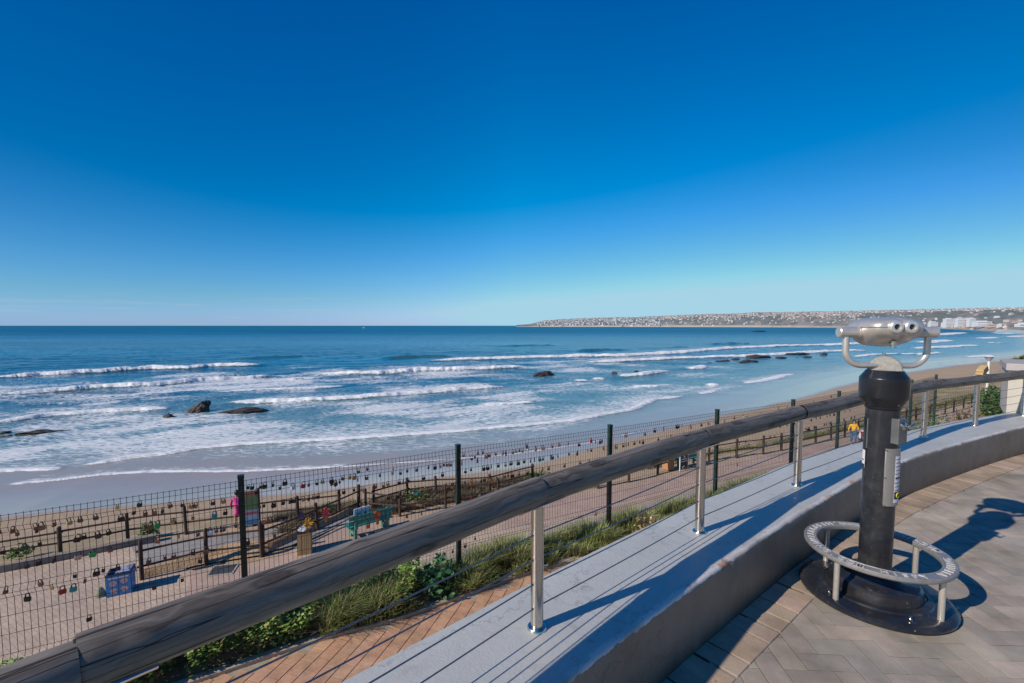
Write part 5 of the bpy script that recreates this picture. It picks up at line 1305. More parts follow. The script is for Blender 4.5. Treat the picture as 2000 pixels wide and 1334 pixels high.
# ------------------------------------------------------------------ sea
us = np.concatenate([np.linspace(-5, -1.45, 150), np.linspace(-1.42, 1.32, 1150), np.linspace(1.34, 1.8, 60)])
yp = np.concatenate([np.arange(430, 240, -1.1), np.arange(240, 14, -.62), np.arange(14, 2, -.4), np.array([1.8, 1.4, 1, .7, .4, .2, .1])])
ys = 11.05 * 889 / yp
X, Y = fan(us, ys)
wy_ = np.interp(X, wetx, wety)
DW = pdist(X, Y, WL); DW = np.where(Y > wy_, DW, -DW)
keep = DW > -6
H = np.zeros(len(X)); foam = np.zeros(len(X)); lace = np.zeros(len(X)); green = np.zeros(len(X))
rag = fbm(X * .30, Y * .30, 4) - .5; rag2 = fbm(X * 1.1 + 40, Y * 1.1, 3) - .5; rag3 = fbm(X * .055 + 9, Y * .055, 3) - .5
def crest(P, A, w, trail=8.0, f=1.0, fade=1, br=.5):
    """one breaking wave: height bump with steep shoreward face, white front and a trail of lace behind"""
    global H, foam, lace, green
    P = [tuple(map(float, p)) for p in P]
    mg = max(trail * 1.5, w * 6) + 4
    xs = [p[0] for p in P]; yy = [p[1] for p in P]
    idx = np.nonzero((X > min(xs) - mg) & (X < max(xs) + mg) & (Y > min(yy) - mg) & (Y < max(yy) + mg))[0]
    x = X[idx]; y = Y[idx]; best = np.full(len(x), 1e9); sg = np.ones(len(x)); along = np.zeros(len(x)); acc = 0; tot = sum(math.dist(a, b) for a, b in zip(P[:-1], P[1:]))
    endd = np.zeros(len(x))
    for (ax, ay), (bx, by) in zip(P[:-1], P[1:]):
        ex, ey = bx - ax, by - ay; L2 = ex * ex + ey * ey; L = math.sqrt(L2)
        tr = ((x - ax) * ex + (y - ay) * ey) / L2; t = np.clip(tr, 0, 1)
        dx = x - ax - t * ex; dy = y - ay - t * ey; d = np.hypot(dx, dy); m = d < best
        best[m] = d[m]; sg[m] = np.sign(ex * dy - ey * dx)[m]; along[m] = (acc + t * L)[m]; acc += L
    d = best * sg                                   # + seaward
    d = d + rag[idx] * w * 1.1 + rag2[idx] * w * .5
    e = np.minimum(along, tot - along); ef = sstep(0, min(tot * .25, w * 6), e) * .75 + .25 * sstep(0, w * 2, e)
    amp = A * ef * (1 + rag[idx] * .8)
    h = np.where(d < 0, np.exp(-(d / (w * .55)) ** 2), np.exp(-(d / (w * 2.2)) ** 2)) * amp
    H[idx] = np.maximum(H[idx], h)
    brk = np.clip(f * (sstep(-.5, .15, rag3[idx] * 2 + br) ), 0, 1)
    core = np.where(d < 0, np.exp(-(d / (w * .62)) ** 2), np.exp(-(d / (w * 1.15)) ** 2)) * ef * brk
    foam[idx] = np.maximum(foam[idx], core * 1.15)
    tl = np.where(d > 0, np.exp(-(d / trail) ** 1.5), np.exp(-(d / (w * .9)) ** 2)) * ef * brk
    lace[idx] = np.maximum(lace[idx], tl * .66)
    gf = np.exp(-((d + w * .55) / (w * .5)) ** 2) * ef * np.clip(A * 1.4, 0, 1)
    green[idx] = np.maximum(green[idx], gf * 1.3)
CW = {'L1': [(-109.7, 91.5), (-107.5, 95.1), (-103.9, 99.9), (-96.8, 106.5), (-91.6, 115.3), (-82.8, 115.3), (-80.3, 122.6), (-67.4, 125.8)],
 'L2': [(-82.7, 68.8), (-80.2, 70.8), (-77.4, 73.5), (-73.7, 78.8), (-65.4, 82.2), (-61.9, 89.0), (-54.8, 95.1), (-51.3, 99.9)],
 'L2b': [(-44.4, 90.6), (-42.3, 92.3)],
 'L2c': [(-45.9, 102.0), (-35.4, 102.0), (-30.3, 103.1), (-22.4, 110.1), (-11.5, 112.7), (5.7, 121.1)],
 'L3': [(-28.5, 140.2), (-7.0, 148.7), (10.5, 155.9), (29.9, 163.7), (36.3, 161.0), (66.6, 182.0), (104.6, 218.5), (138.3, 239.9), (182.1, 258.9), (221.5, 281.1)],
 'L4': [(18.6, 130.8), (31.2, 138.2), (55.4, 151.0), (81.7, 161.0), (122.6, 185.4), (142.8, 196.6)],
 'L5': [(-59.6, 49.4), (-58.3, 51.2), (-56.3, 55.3), (-51.8, 57.7), (-44.4, 60.2)],
 'L5b': [(-41.4, 62.9), (-35.1, 65.1), (-29.2, 66.4), (-23.2, 68.3), (-14.9, 72.9), (-7.9, 77.6), (0.3, 81.5)],
 'L5c': [(-50.3, 74.0), (-46.2, 77.0), (-36.2, 78.8), (-29.6, 84.3)],
 'L6': [(-4.9, 62.5), (-0.7, 63.8), (4.0, 65.1)],
 'L7a': [(-40.6, 33.4), (-38.9, 33.9), (-36.8, 34.1), (-34.3, 34.5)],
 'L7': [(-34.6, 35.3), (-33.3, 35.7), (-31.6, 37.4), (-29.7, 38.4), (-28.3, 40.2), (-24.3, 41.8), (-15.0, 43.9), (-7.9, 46.3), (0.0, 49.1), (7.2, 52.6), (10.6, 55.3), (14.9, 58.4), (17.4, 61.3), (21.7, 67.8), (27.3, 70.8)],
 'L7b': [(29.9, 72.4), (32.5, 74.6), (35.2, 77.6)],
 'L7c': [(43.4, 85.8), (49.5, 89.8), (65.0, 104.2)],
 'L8': [(-35.5, 30.9), (-32.3, 32.1), (-30.6, 33.1), (-27.3, 33.9), (-20.5, 33.9), (-16.0, 34.5), (-12.1, 35.3)],
 'L10': [(21.9, 97.0), (28.2, 99.9), (35.9, 107.7), (39.4, 108.9)],
 'L10b': [(44.4, 114.0), (52.6, 121.1)],
 'L10c': [(12.7, 89.0), (15.8, 91.5)],
 'L10d': [(16.5, 93.2), (19.8, 94.1)],
 'L11': [(21.6, 82.2), (27.2, 81.5)],
 'L11b': [(35.7, 82.9), (38.8, 84.3)],
 'R1': [(118.9, 158.4), (138.3, 172.3), (147.1, 175.4), (155.4, 172.3), (170.2, 182.0), (178.4, 189.0)],
 'R2': [(253.1, 281.1), (287.2, 307.5), (328.4, 339.4)],
 'R3': [(442.9, 492.5), (520.4, 547.3), (700.7, 703.9)],
 'R4': [(388.4, 378.7), (440.1, 410.3)],
 'R5': [(301.6, 289.4), (301.2, 281.1)],
 'R6': [(187.8, 213.7), (216.3, 228.7), (261.2, 252.2)],
 'R7': [(156.4, 155.9), (180.6, 169.4)],
 'R8': [(740.3, 703.9), (635.1, 579.5)],
 'R9': [(469.4, 428.2), (559.2, 492.5)],
 'R10': [(166.1, 245.9), (197.5, 265.9), (249.1, 307.5)],
 'R11': [(127.8, 189.0), (143.1, 196.6), (161.5, 204.8)]}
PAR = {  # amplitude, width, trail, foaminess
 'L1': (.95, 1.6, 22, 1.0), 'L2': (.75, 1.3, 20, 1.0), 'L2b': (.7, 1.2, 10, .7), 'L2c': (.9, 1.6, 26, 1.0), 'L3': (.95, 2.6, 22, 1.0), 'L4': (.8, 2.0, 10, 1.0),
 'L5': (.45, .9, 13, 1.0), 'L5b': (.6, 1.1, 11, 1.15), 'L5c': (.25, .9, 10, .8), 'L6': (.3, .7, 5, 1.0), 'L7a': (.14, .42, 4, 1.0), 'L7': (.20, .50, 12, 1.1), 'L7b': (.15, .6, 3, .9), 'L7c': (.2, .9, 5, 1.0),
 'L8': (.05, .22, 1.6, .95), 'L10': (.7, 1.5, 8, 1.0), 'L10b': (.6, 1.4, 7, .9), 'L10c': (.45, 1.0, 5, 1.0), 'L10d': (.4, .9, 3, .8), 'L11': (.3, .9, 4, .9), 'L11b': (.4, 1.0, 5, 1.0),
 'R1': (.5, 1.6, 6, .9), 'R2': (1.0, 5, 22, 1.2), 'R3': (1.2, 9, 50, 1.2), 'R4': (1.0, 5, 16, 1.2), 'R5': (1.0, 4.5, 18, 1.2), 'R6': (.8, 3, 9, 1.0), 'R7': (.4, 1.6, 5, .8), 'R8': (1.1, 8, 30, 1.0), 'R9': (.9, 5, 20, 1.0), 'R10': (.9, 3.5, 12, 1.1), 'R11': (.6, 2.2, 8, 1.0)}
for k, P in CW.items():
    A, w_, tr, f_ = PAR[k]; crest(P, A, w_, tr, f_, br=.85)
# green swells that have not broken yet
for P, A, w_ in (([(-95, 148), (-70, 165)], .5, 4), ([(-44, 148), (-33, 160), (-20, 163)], .7, 2.6), ([(26, 196), (42, 205), (54, 206)], .75, 3.0), ([(115, 262), (150, 285)], 1.0, 4.5), ([(-70, 92), (-57, 102)], .4, 1.6), ([(60, 215), (95, 240)], .5, 4), ([(-12, 240), (30, 260)], .6, 6)):
    crest(P, A, w_, 1, 0.0)
# general chop, dying towards the sand
deep = sstep(0, 25, DW)
near = 1 - sstep(180, 420, Y)
sw = .10 * np.sin((X * -.45 + Y * .9) * .55 + 3 * fbm(X * .05, Y * .05, 3) * 6) + .22 * (fbm(X * .22, Y * .45, 4) - .5) + .10 * (fbm(X * .9, Y * 1.3, 3) - .5)
H = H + 1.0 * sw * deep * near + .012 * (fbm(X * 2, Y * 2, 3) - .5)
# lace zone in the surf
zone = sstep(2, 9, DW) * (1 - sstep(70, 110, DW - 12 * rag3 * 3)) * (1 - .75 * sstep(20, 90, X))
patch = sstep(.36, .62, fbm(X * .07 + 3, Y * .10 + 7, 3))
streak = sstep(.40, .60, fbm((X * .82 + Y * .57) * .05, (-X * .57 + Y * .82) * .35, 4))
left = 1 - sstep(-30, 15, X); lace = np.maximum(lace, zone * (.22 + .09 * left + (.48 + .12 * left) * patch * (.45 + .55 * streak)))
lz = sstep(1.0, 5, DW) * (1 - sstep(14, 22, DW)) * (1 - sstep(-5, 30, X)) ; lace = np.maximum(lace, lz * (.42 + .25 * rag))
edge = np.exp(-((DW - .15) / .14) ** 2) * (1 - sstep(-10, 40, X)) * .8
foam = np.maximum(foam, edge * sstep(-.2, .2, rag3 * 2 + .15))
shallow = 1 - sstep(.5, 13.0, DW + rag * 4)
shal2 = 1 - sstep(4, 60, DW)
Zs = SZ_ + np.maximum(H, -.2) * 1.0
Zs = np.where(DW < 0, SZ_ - .0 + H * 0, Zs)
C = np.stack([np.clip(foam, 0, 1), np.clip(lace, 0, 1), shallow], 1); C2 = np.stack([green, shal2, sstep(120, 900, Y)], 1)
def sea_mat():
    m, nt, bs, out = new_mat('sea_water')
    a = N(nt, 'ShaderNodeAttribute', attribute_name='Col'); sp = N(nt, 'ShaderNodeSeparateColor'); nt.links.new(a.outputs['Color'], sp.inputs[0])
    a2 = N(nt, 'ShaderNodeAttribute', attribute_name='Col2'); sp2 = N(nt, 'ShaderNodeSeparateColor'); nt.links.new(a2.outputs['Color'], sp2.inputs[0])
    v = coords(nt, 'World', (1, 1, 1), (0, 0, R(-33)))
    vs_ = coords(nt, 'World', (.5, 1.15, 1), (0, 0, R(-33)))
    big = noise(nt, coords(nt, 'World', (.4, 1.6, 1), (0, 0, R(-12))), .012, 6, .6)
    deepc = ramp(nt, big, [(.33, (.0010, .060, .110)), (.5, (.0015, .115, .205)), (.68, (.002, .175, .30))])
    midc = (.13, .265, .30); shc = (.37, .32, .265); grc = (.06, .115, .08)
    c = mixc(nt, sp2.outputs[1], deepc, midc)
    c = mixc(nt, math_(nt, 'MULTIPLY', sp2.outputs[0], .8), c, grc)
    c = mixc(nt, sp.outputs[2], c, shc)
    # lace pattern
    warp = N(nt, 'ShaderNodeTexNoise'); warp.inputs['Scale'].default_value = .7; warp.inputs['Detail'].default_value = 4; nt.links.new(vs_, warp.inputs['Vector'])
    wv = N(nt, 'ShaderNodeVectorMath', operation='MULTIPLY_ADD'); wv.inputs[1].default_value = (1.6, 1.6, 0); nt.links.new(warp.outputs['Color'], wv.inputs[0]); nt.links.new(vs_, wv.inputs[2])
    vo = N(nt, 'ShaderNodeTexVoronoi', feature='DISTANCE_TO_EDGE'); vo.inputs['Scale'].default_value = 2.0; nt.links.new(wv.outputs[0], vo.inputs['Vector'])
    n1 = noise(nt, vs_, 2.0, 9, .68); n2 = noise(nt, v, .16, 5, .6)
    web = math_(nt, 'SUBTRACT', 1.0, math_(nt, 'MULTIPLY', vo.outputs['Distance'], 2.6), clamp=True)
    fld = math_(nt, 'ADD', math_(nt, 'MULTIPLY', web, .34), math_(nt, 'MULTIPLY_ADD', n1, 1.15, -.13))
    fld = math_(nt, 'ADD', fld, math_(nt, 'MULTIPLY_ADD', n2, .5, -.25))
    thr = math_(nt, 'MULTIPLY_ADD', sp.outputs[1], -.80, 1.10)
    mr = N(nt, 'ShaderNodeMapRange'); mr.interpolation_type = 'SMOOTHSTEP'
    nt.links.new(fld, mr.inputs[0]); nt.links.new(math_(nt, 'SUBTRACT', thr, .15), mr.inputs[1]); nt.links.new(math_(nt, 'ADD', thr, .22), mr.inputs[2])
    lace_ = math_(nt, 'MULTIPLY', mr.outputs[0], ramp(nt, sp.outputs[1], [(.0, (0, 0, 0)), (.12, (.7, .7, .7)), (.6, (1, 1, 1))]))
    n4 = noise(nt, vs_, 2.6, 7, .7)
    fm = N(nt, 'ShaderNodeMapRange'); fm.interpolation_type = 'SMOOTHSTEP'
    nt.links.new(math_(nt, 'ADD', sp.outputs[0], math_(nt, 'MULTIPLY_ADD', n4, .9, -.45)), fm.inputs[0]); fm.inputs[1].default_value = .30; fm.inputs[2].default_value = .58
    allf = math_(nt, 'MAXIMUM', math_(nt, 'MULTIPLY', lace_, .82), fm.outputs[0])
    nt.links.new(c, bs.inputs['Base Color'])
    nt.links.new(ramp(nt, sp2.outputs[2], [(0, (.16, .16, .16)), (1, (.38, .38, .38))]), bs.inputs['Roughness'])
    nt.links.new(ramp(nt, sp2.outputs[2], [(0, (.42, .42, .42)), (1, (.22, .22, .22))]), bs.inputs['Specular IOR Level'])
    bn = math_(nt, 'ADD', math_(nt, 'MULTIPLY', noise(nt, coords(nt, 'World', (.6, 1.3, 1), (0, 0, R(-25))), 1.3, 7, .62), 1.0), math_(nt, 'MULTIPLY', noise(nt, coords(nt, 'World', (.5, 1.5, 1), (0, 0, R(-15))), .12, 5, .6), 4.0))
    b_ = N(nt, 'ShaderNodeBump'); b_.inputs['Distance'].default_value = .35; nt.links.new(bn, b_.inputs['Height'])
    nt.links.new(ramp(nt, sp.outputs[2], [(0, (.55, .55, .55)), (.9, (.05, .05, .05))]), b_.inputs['Strength'])
    nt.links.new(b_.outputs[0], bs.inputs['Normal'])
    fo_ = N(nt, 'ShaderNodeBsdfPrincipled'); fo_.inputs['Roughness'].default_value = .9; fo_.inputs['Specular IOR Level'].default_value = .1
    nt.links.new(ramp(nt, n4, [(.30, (.42, .46, .50)), (.55, (.84, .84, .84))]), fo_.inputs['Base Color'])
    bf = N(nt, 'ShaderNodeBump'); bf.inputs['Distance'].default_value = .25; bf.inputs['Strength'].default_value = .5; nt.links.new(n4, bf.inputs['Height']); nt.links.new(bf.outputs[0], fo_.inputs['Normal'])
    mx = N(nt, 'ShaderNodeMixShader'); nt.links.new(allf, mx.inputs[0]); nt.links.new(bs.outputs[0], mx.inputs[1]); nt.links.new(fo_.outputs[0], mx.inputs[2])
    nt.links.new(mx.outputs[0], out.inputs[0])
    return m
o = np_mesh('sea', np.stack([X, Y, Zs], 1), fan_faces(len(us), len(ys), keep), sea_mat(), {'Col': C, 'Col2': C2}); tag(o, kind='structure')

# ------------------------------------------------------------------ rocks in the surf
def rock_mat():
    m, nt, bs, out = new_mat('wet_dark_rock')
    v = coords(nt, 'Object'); n1 = noise(nt, v, 2.2, 7, .65)
    nt.links.new(ramp(nt, n1, [(.3, (.022, .018, .016)), (.55, (.060, .045, .036)), (.75, (.14, .105, .08))]), bs.inputs['Base Color']); bs.inputs['Roughness'].default_value = .55
    bump(nt, bs, noise(nt, v, 6, 8, .7), .9, .12); return m
M['rock'] = rock_mat()
ROCKS = [(-40.8, 58.4, 2.6, 1.5, 'largest dark craggy rock in the surf at left, pale slanting top'), (-34.7, 57.7, 4.2, .62, 'long low ragged rock just right of the largest rock'), (-41.2, 54.1, 1.1, .7, 'small rounded brown rock left below the largest rock'), (-42.9, 52.3, .5, .22, 'tiny brown rock tip left of the small rounded rock'),
 (-48.3, 46.5, 3.4, .6, 'flat tapering dark rock in the shallows at far left'), (-50.6, 44.7, 1.3, .3, 'flat rock fragment at the left edge, lower one'), (-53.0, 46.7, 1.2, .24, 'flat rock fragment at the left edge, upper one'),
 (7.1, 101.0, 4.9, 1.3, 'isolated brown two-humped rock in the mid surf near the centre'), (23.1, 102.0, 1.2, 1.0, 'small upright dark rock right of the two-humped rock'), (30.0, 108.9, 1.6, .5, 'tiny dark rock tip in white foam right of centre'),
 (58.9, 134.4, 3.2, .45, 'low thin rock at the left end of the reef line'), (64.9, 140.2, 4.6, 1.0, 'dark humped rock at the left of the reef line'), (73.0, 148.7, 3.5, .6, 'thin flat rock at the back of the reef line'), (71.7, 138.2, 6.0, .9, 'long dark flat rock in the front of the reef line'),
 (84.5, 156.4, 8.2, 1.4, 'broad sloping rock in the middle of the reef line'), (92.4, 155.9, 5.2, .7, 'low tail of rock right of the broad sloping one'), (96.8, 154.0, 1.6, .5, 'small round rock between the reef rocks'), (109.5, 174.4, 10.5, 1.5, 'longest dark rock ledge at the right of the reef line'), (101.7, 156.9, 3.6, .9, 'small dark mound below the longest rock ledge'), (118.1, 172.3, 3.3, 1.0, 'last dark mound of the reef, beside the viewer head'), (443, 820, 30, 2.4, 'very distant low reef below the far town')]
for i, (x, y, wd, ht, lab) in enumerate(ROCKS):
    bm_ = bmesh.new(); bmesh.ops.create_icosphere(bm_, subdivisions=5 if wd * 889 / y > 25 else 4, radius=1)
    P = np.array([v.co[:] for v in bm_.verts]); s0 = i * 7.3
    n_ = fbm(P[:, 0] * 1.6 + s0, P[:, 1] * 1.6 + P[:, 2] * 1.3, 4); n2_ = fbm(P[:, 0] * 5 + s0, P[:, 2] * 5 + P[:, 1] * 4, 3)
    strat = np.round((P[:, 2] + .35 * P[:, 0] + .2 * n_) * 5) / 5 - (P[:, 2] + .35 * P[:, 0])
    k = .55 + .9 * n_ + .22 * (n2_ - .5) + .16 * strat
    Q_ = P * k[:, None] * np.array([wd * .56, max(wd * .28, ht * .6), ht * (.62 if i != 1 else .75)])
    Q_[:, 2] += .18 * ht * np.sin(P[:, 0] * 2.2 + s0) - .05
    if i == 0: Q_[:, 2] += .30 * Q_[:, 0] * (Q_[:, 2] > 0)
    for v, q in zip(bm_.verts, Q_): v.co = q
    me = bpy.data.meshes.new('rock'); bm_.to_mesh(me); bm_.free(); me.materials.append(M['rock']); me.polygons.foreach_set('use_smooth', [False] * len(me.polygons))
    o = link(bpy.data.objects.new('rock', me)); o.location = (x, y, SZ_ + .0); o.rotation_euler.z = R(random.uniform(20, 38)); tag(o, lab, 'rock', 'rocks in the surf')
# a small boat far out
g = empty('boat', (-700, 2150, SZ_), 'tiny white boat far out just below the horizon, left of the headland', 'boat')
b = MB(); b.box((0, 0, 1.0), (9, 3, 2.2), taper=1.15); b.build('hull', M['white'], g)
b = MB(); b.box((1, 0, 3.2), (3.4, 2.2, 2.4), taper=.85); b.build('cabin', pmat('red_cabin_paint', (.5, .1, .06)), g)

# dry scrub, plants and driftwood on the upper beach
def ground_pts(n, xs, off0, off1):
    x = rng.uniform(xs[0], xs[1], n); y = np.interp(x, flx, fly) + rng.uniform(off0, off1, n); z, _, _, _ = beach_z(x, y); return x, y, z
x, y, z = ground_pts(20000, (-9.5, 1.8), -1.6, 1.5); cl = fbm(x * 1.1, y * 1.1, 3); kp = cl > .42; x, y, z = x[kp], y[kp], z[kp]
h_ = rng.uniform(.12, .42, len(x)); cols = palette(len(x), [(.24, .16, .09), (.32, .23, .13), (.13, .09, .06), (.18, .17, .07)], .6)
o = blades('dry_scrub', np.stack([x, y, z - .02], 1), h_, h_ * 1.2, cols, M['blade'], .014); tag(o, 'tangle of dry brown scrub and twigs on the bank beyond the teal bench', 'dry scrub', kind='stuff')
x, y, z = ground_pts(16000, (4, 60), .2, 2.6); cl = fbm(x * .6, y * .6, 3); kp = cl > .45; x, y, z = x[kp], y[kp], z[kp]
h_ = rng.uniform(.10, .40, len(x)); cols = palette(len(x), [(.24, .26, .09), (.33, .31, .13), (.16, .19, .06), (.36, .27, .13)], .5)
o = blades('dune_grass', np.stack([x, y, z - .02], 1), h_, h_, cols, M['blade'], .02); tag(o, 'yellow green dune grass growing behind the long timber fence', 'dune grass', kind='stuff')
for i, (x, y, r_, h_, lab) in enumerate([(-13.2, 16.1, .35, .5, 'small green bush at the long timber fence, third post from the left'), (-16.4, 14.7, .35, .3, 'low green tuft at the foot of the long timber fence at far left'), (-4.2, 19.6, .6, .5, 'green bush in the dry scrub beyond the teal bench'), (-7.6, 18.3, .4, .35, 'green tuft just beyond the information board'), (1.2, 22.2, .7, .5, 'green bush at the end of the low timber fence above the rail')]):
    zz = float(beach_z(np.array([x]), np.array([y]))[0][0]); bush('green_bush', (x, y, max(zz, PZ - .02)), r_, h_, 500, .09, [(.10, .20, .05), (.16, .24, .07)], lab, 'bush', 'green bushes on the upper beach')
bush('dune_bush', (152, 128, -9.0), 8, 2.6, 3500, .9, [(.09, .12, .05), (.14, .15, .07), (.20, .18, .10)], 'green dune hillock at the right edge of the beach above the pier', 'dune bush')

# ------------------------------------------------------------------ far shore, town and hills
def S_u(x): return (x - 1000) / 889
hx = [1000, 1015, 1045, 1100, 1200, 1300, 1400, 1500, 1640, 1700, 1800, 1850, 1900, 1950, 2000, 2060, 2150, 2300, 2500]
hd = [4950, 4900, 4700, 4500, 4200, 3900, 3400, 2950, 2456, 2250, 1850, 1637, 1228, 900, 668, 600, 560, 520, 480]
rx_ = [1000, 1030, 1038, 1050, 1062, 1100, 1160, 1240, 1310, 1350, 1420, 1480, 1560, 1620, 1700, 1760, 1840, 1940, 2000, 2100, 2500]
ry_ = [635.9, 634.3, 633, 630.0, 627.5, 624.6, 622.5, 621.2, 618.5, 616.5, 615.5, 613.2, 612.4, 611.8, 610.3, 609.2, 608.2, 608, 607.3, 606, 604]
def hill(U, v):
    """U azimuth slope, v 0 shore .. 1 ridge .. 1.4 behind"""
    px = 1000 + U * 889; Ds = np.interp(px, hx, hd); Dr = np.interp(px, [1000, 1060, 1300, 1640, 2500], [4990, 5300, 5400, 4700, 4200])
    D = Ds + (Dr - Ds) * v; hr = (636 - np.interp(px, rx_, ry_)) * Dr / 889 + 1.55
    k = np.where(v <= 1, np.sin(np.clip(v, 0, 1) * math.pi / 2) ** np.interp(px, [1000, 1500, 1800, 2000], [.55, .7, .95, 1.15]), 1 - (v - 1) * .4)
    n_ = (fbm(U * 30 + 3, v * 5, 4) - .5) * .16 * np.clip(v * 4, 0, 1) * np.clip(1.15 - v, 0, 1)
    return U * D, D, SZ_ + (hr - SZ_) * (k + n_)
uu = np.concatenate([np.linspace(S_u(1008), S_u(2480), 700), np.linspace(S_u(2500), S_u(6000), 120)]); vv = np.concatenate([np.linspace(0, 1, 70), [1.1, 1.3]])
UU, VV = np.meshgrid(uu, vv, indexing='ij'); X, Y, Z = hill(UU.ravel(), VV.ravel())
Z = Z + (rng.random(len(Z)) * 5 * (np.abs(VV.ravel() - 1) < .03)); Z[VV.ravel() == 0] = SZ_ - .5
n1 = fbm(UU.ravel() * 14, VV.ravel() * 4 + 2, 4); n2 = fbm(UU.ravel() * 60, VV.ravel() * 16, 3)
veg = np.array([.20, .225, .22]); tan = np.array([.32, .295, .28]); dk = np.array([.16, .185, .185])  # pale greyed tones: distance haze is mixed into the hill colours
C = veg + (tan - veg) * sstep(.45, .65, n1)[:, None] * .7; C = C + (dk - C) * sstep(.5, .62, n2)[:, None] * .8
C = np.where((VV.ravel() < .02)[:, None], np.array([[.42, .37, .32]]), C)
C = np.where((VV.ravel() > .95)[:, None], np.array([[.17, .205, .215]]), C)
hm = attr_mat('hazy_hillside', 'Col', 1.0, 0, 1, .01, .2, .0)
o = np_mesh('hills', np.stack([X, Y, Z], 1), fan_faces(len(uu), len(vv)), hm, {'Col': C}); tag(o, kind='structure')
# houses
def town_density(px, v):
    d = 0
    if 1050 < px < 1290: d = 1.0 * (v < .9)
    elif 1290 <= px < 1680: d = 1.0 if v > .30 else .25
    elif px >= 1680: d = 1.0 if .50 < v < .93 else .10
    return d
hcols = {'white': (.56, .58, .61), 'cream': (.47, .44, .42), 'peach': (.43, .37, .345), 'grey': (.36, .385, .41)}  # wall tones, and the roofs below, carry distance haze in their colour
hmats = {k: pmat('house_' + k, v, tuple(q * .85 for q in v), .05, .9, 0, 0, kind='World') for k, v in hcols.items()}
rm = {k: pmat('roof_' + k, v, tuple(q * .8 for q in v), .05, .9, 0, 0, kind='World') for k, v in {'terracotta': (.33, .255, .235), 'slate': (.22, .24, .27), 'pale': (.50, .50, .50)}.items()}
def house_mesh(b, w_, d_, h_, rh, off=(0, 0, 0), rz=0):
    Mz_ = Matrix.Rotation(rz, 3, 'Z'); O = Vector(off)
    b.mi = 0; b.box(O + Vector((0, 0, h_ / 2 - 2)), (w_, d_, h_ + 4), rz)
    b.mi = 1; vs = [(-w_ * .53, -d_ * .53, h_), (w_ * .53, -d_ * .53, h_), (w_ * .53, d_ * .53, h_), (-w_ * .53, d_ * .53, h_), (-w_ * .28, 0, h_ + rh), (w_ * .28, 0, h_ + rh)]
    b.add([Mz_ @ Vector(v) + O for v in vs], [(0, 1, 5, 4), (1, 2, 5), (2, 3, 4, 5), (3, 0, 4)]); b.mi = 0
protos = {}
combos = [('white', 'slate'), ('white', 'pale'), ('cream', 'terracotta'), ('peach', 'terracotta'), ('grey', 'slate'), ('cream', 'pale')]
cand = []
while len(cand) < 3600:
    px = random.uniform(1045, 2100); v = random.random() ** .9
    if random.random() < town_density(px, v): cand.append((px, v))
us_ = np.array([S_u(c[0]) for c in cand]); vs_ = np.array([c[1] for c in cand]); hX, hY, hZ = hill(us_, vs_)
order = np.argsort(hY); lim = set(order[:290].tolist())
town = MB()
batches = {}
for q in range(len(cand)):
    px = cand[q][0]
    if px < 1290: ck = random.choices(combos, [4, 3, 1, .5, 2.5, 1])[0]
    elif px < 1700: ck = random.choices(combos, [1, 1, 3, 4, .5, 2])[0]
    else: ck = random.choices(combos, [.8, 1.5, 3, 3, .4, 2])[0]
    sc_ = float(np.clip(hY[q] / 3600, .42, 1.0)); w_, d_, h_ = random.uniform(11, 22) * sc_, random.uniform(9, 13) * sc_, random.choice([4, 5, 7]) * sc_; rz = R(random.choice([0, 20, -30, 60, 45, 90]))
    if q in lim:
        key = (ck, random.randint(0, 2))
        side = 'right of the viewer' if px > 1840 else 'behind the viewer head' if px > 1640 else 'left of the viewer head'
        lab = 'tiny %s house with %s roof on the far hillside %s' % (ck[0], ck[1], side)
        if key not in protos:
            b = MB(); house_mesh(b, w_, d_, h_, 2.6); o = b.build('house', [hmats[ck[0]], rm[ck[1]]]); protos[key] = o.data
        else: o = link(bpy.data.objects.new('house', protos[key]))
        o.location = (hX[q], hY[q], hZ[q]); o.rotation_euler.z = rz; tag(o, lab, 'house', '%s houses with %s roofs on the far hillside %s' % (ck[0], ck[1], side))
    else:
        b = batches.setdefault(ck, None) or MB(); batches[ck] = b; house_mesh(b, w_ * 1.15, d_ * 1.15, h_ * 1.25, 2.6, (hX[q], hY[q], hZ[q]), rz)
allm = []; tb = MB()
mats_ = []
for ck, b in batches.items():
    base = len(mats_); mats_ += [hmats[ck[0]], rm[ck[1]]]; n = len(tb.v); tb.v += b.v; tb.f += [tuple(i + n for i in f) for f in b.f]; tb.m += [base + q for q in b.m]
me = bpy.data.meshes.new('far_town'); me.from_pydata(tb.v, [], tb.f)
for m_ in mats_: me.materials.append(m_)
me.polygons.foreach_set('material_index', tb.m); o = link(bpy.data.objects.new('far_town', me)); tag(o, 'dense speckle of far off white and peach houses covering the coastal hillside', 'town', kind='stuff')
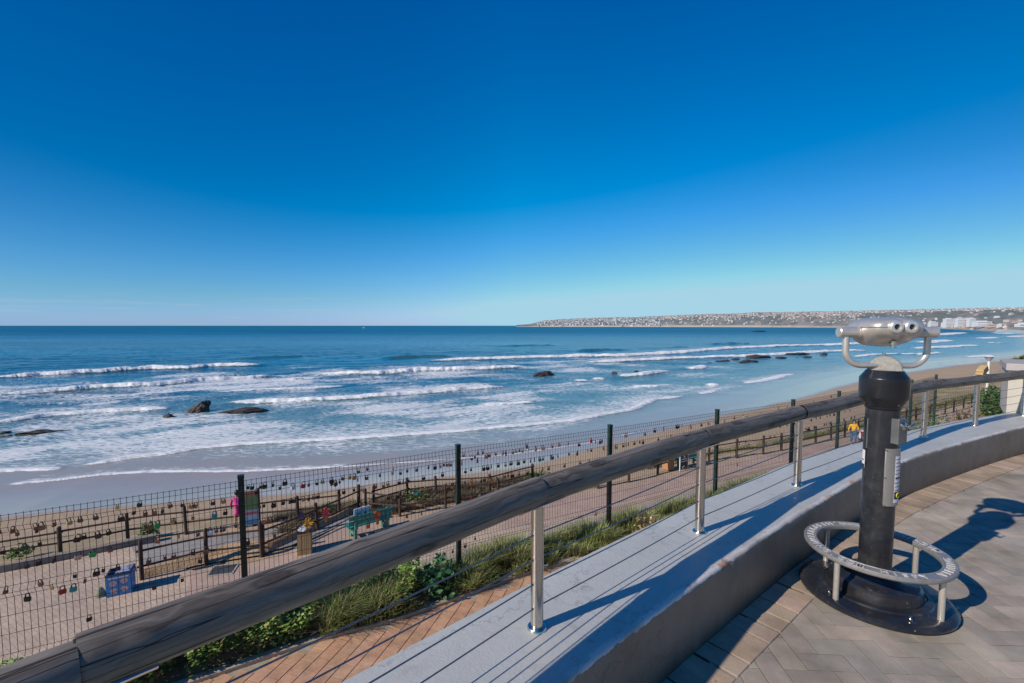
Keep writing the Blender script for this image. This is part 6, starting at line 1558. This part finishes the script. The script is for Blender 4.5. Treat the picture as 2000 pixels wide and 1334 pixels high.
# apartment blocks on the far beach front
win = pmat('block_windows', (.20, .26, .31), None, .1, .6, 0, 0, kind='World')
bw = pmat('block_white', (.60, .62, .65), (.54, .56, .59), .05, .8, 0, 0, kind='World'); bp = pmat('block_pink', (.60, .47, .42), None, .05, .8, 0, 0, kind='World')
BL = [(1850, 622.5, 17, 640, bw, 'tall white apartment block on the far beach front, leftmost of the three towers'), (1872, 621.5, 15, 639.5, bw, 'tall white apartment block on the far beach front, middle one of the three towers'), (1894, 622, 13, 638.5, bw, 'tall white apartment block on the far beach front, right one of the three towers'),
      (1861, 632, 8, 641, bp, 'low pinkish block between the left and middle far towers'), (1883, 629, 9, 640.5, bp, 'low pinkish block between the middle and right far towers'), (1915, 628, 30, 637.5, bw, 'long low white hotel right of the far towers'), (1842, 630, 9, 640, bw, 'small white block at the left of the far towers'),
      (1820, 629, 16, 639, bw, 'wide white building beside the right handle of the viewer'), (1992, 632.5, 16, 638.5, bw, 'white flat-roofed building at the right edge of the far hillside'), (1932, 633, 14, 639, bp, 'small pinkish building beyond the long low hotel')]
for px, yt, wpx, yb, m_, lab in BL:
    Y_ = float(np.interp(px, hx, hd)) + 70; u = S_u(px); top = 1.55 + (636 - yt) * Y_ / 889; bot = 1.55 + (636 - yb) * Y_ / 889; W_ = wpx * Y_ / 889 * .80
    g = empty('apartment_block', (u * Y_, Y_, bot), lab, 'building', 'large buildings of the far town', rz=R(-14))
    b = MB(); hh = top - bot; b.box((0, 0, hh / 2), (W_, W_ * .4 + 6, hh)); b.build('wall', m_, g)
    b = MB(); b.box((0, 0, hh + 1), (W_ * .5, W_ * .25 + 3, 2.4)); b.build('roof_house', m_, g)
    nf = max(1, int(hh / 4.5))
    for f_ in range(nf):
        b = MB(); b.box((0, -(W_ * .2 + 3) - .2, (f_ + .6) * hh / nf), (W_ * .86, .5, 1.3)); b.build('window_band', win, g)
for px, yv, wpx, lab in ((1560, 612.2, 34, 'long white shed roof on the skyline left of the viewer'), (1680, 611, 50, 'long white roof on the skyline above the viewer head, left one'), (1850, 611.5, 90, 'longest white roof line on the ridge right of the viewer'), (1310, 619.2, 16, 'white skyline building above the middle of the headland')):
    u = S_u(px); Y_ = 4500; z_ = 1.55 + (636 - yv) * Y_ / 889
    b = MB(); b.box((0, 0, 0), (wpx * Y_ / 889, 40, 9)); o = b.build('long_building', bw); o.location = (u * Y_, Y_, z_ - 3); tag(o, lab, 'building', 'large buildings of the far town')
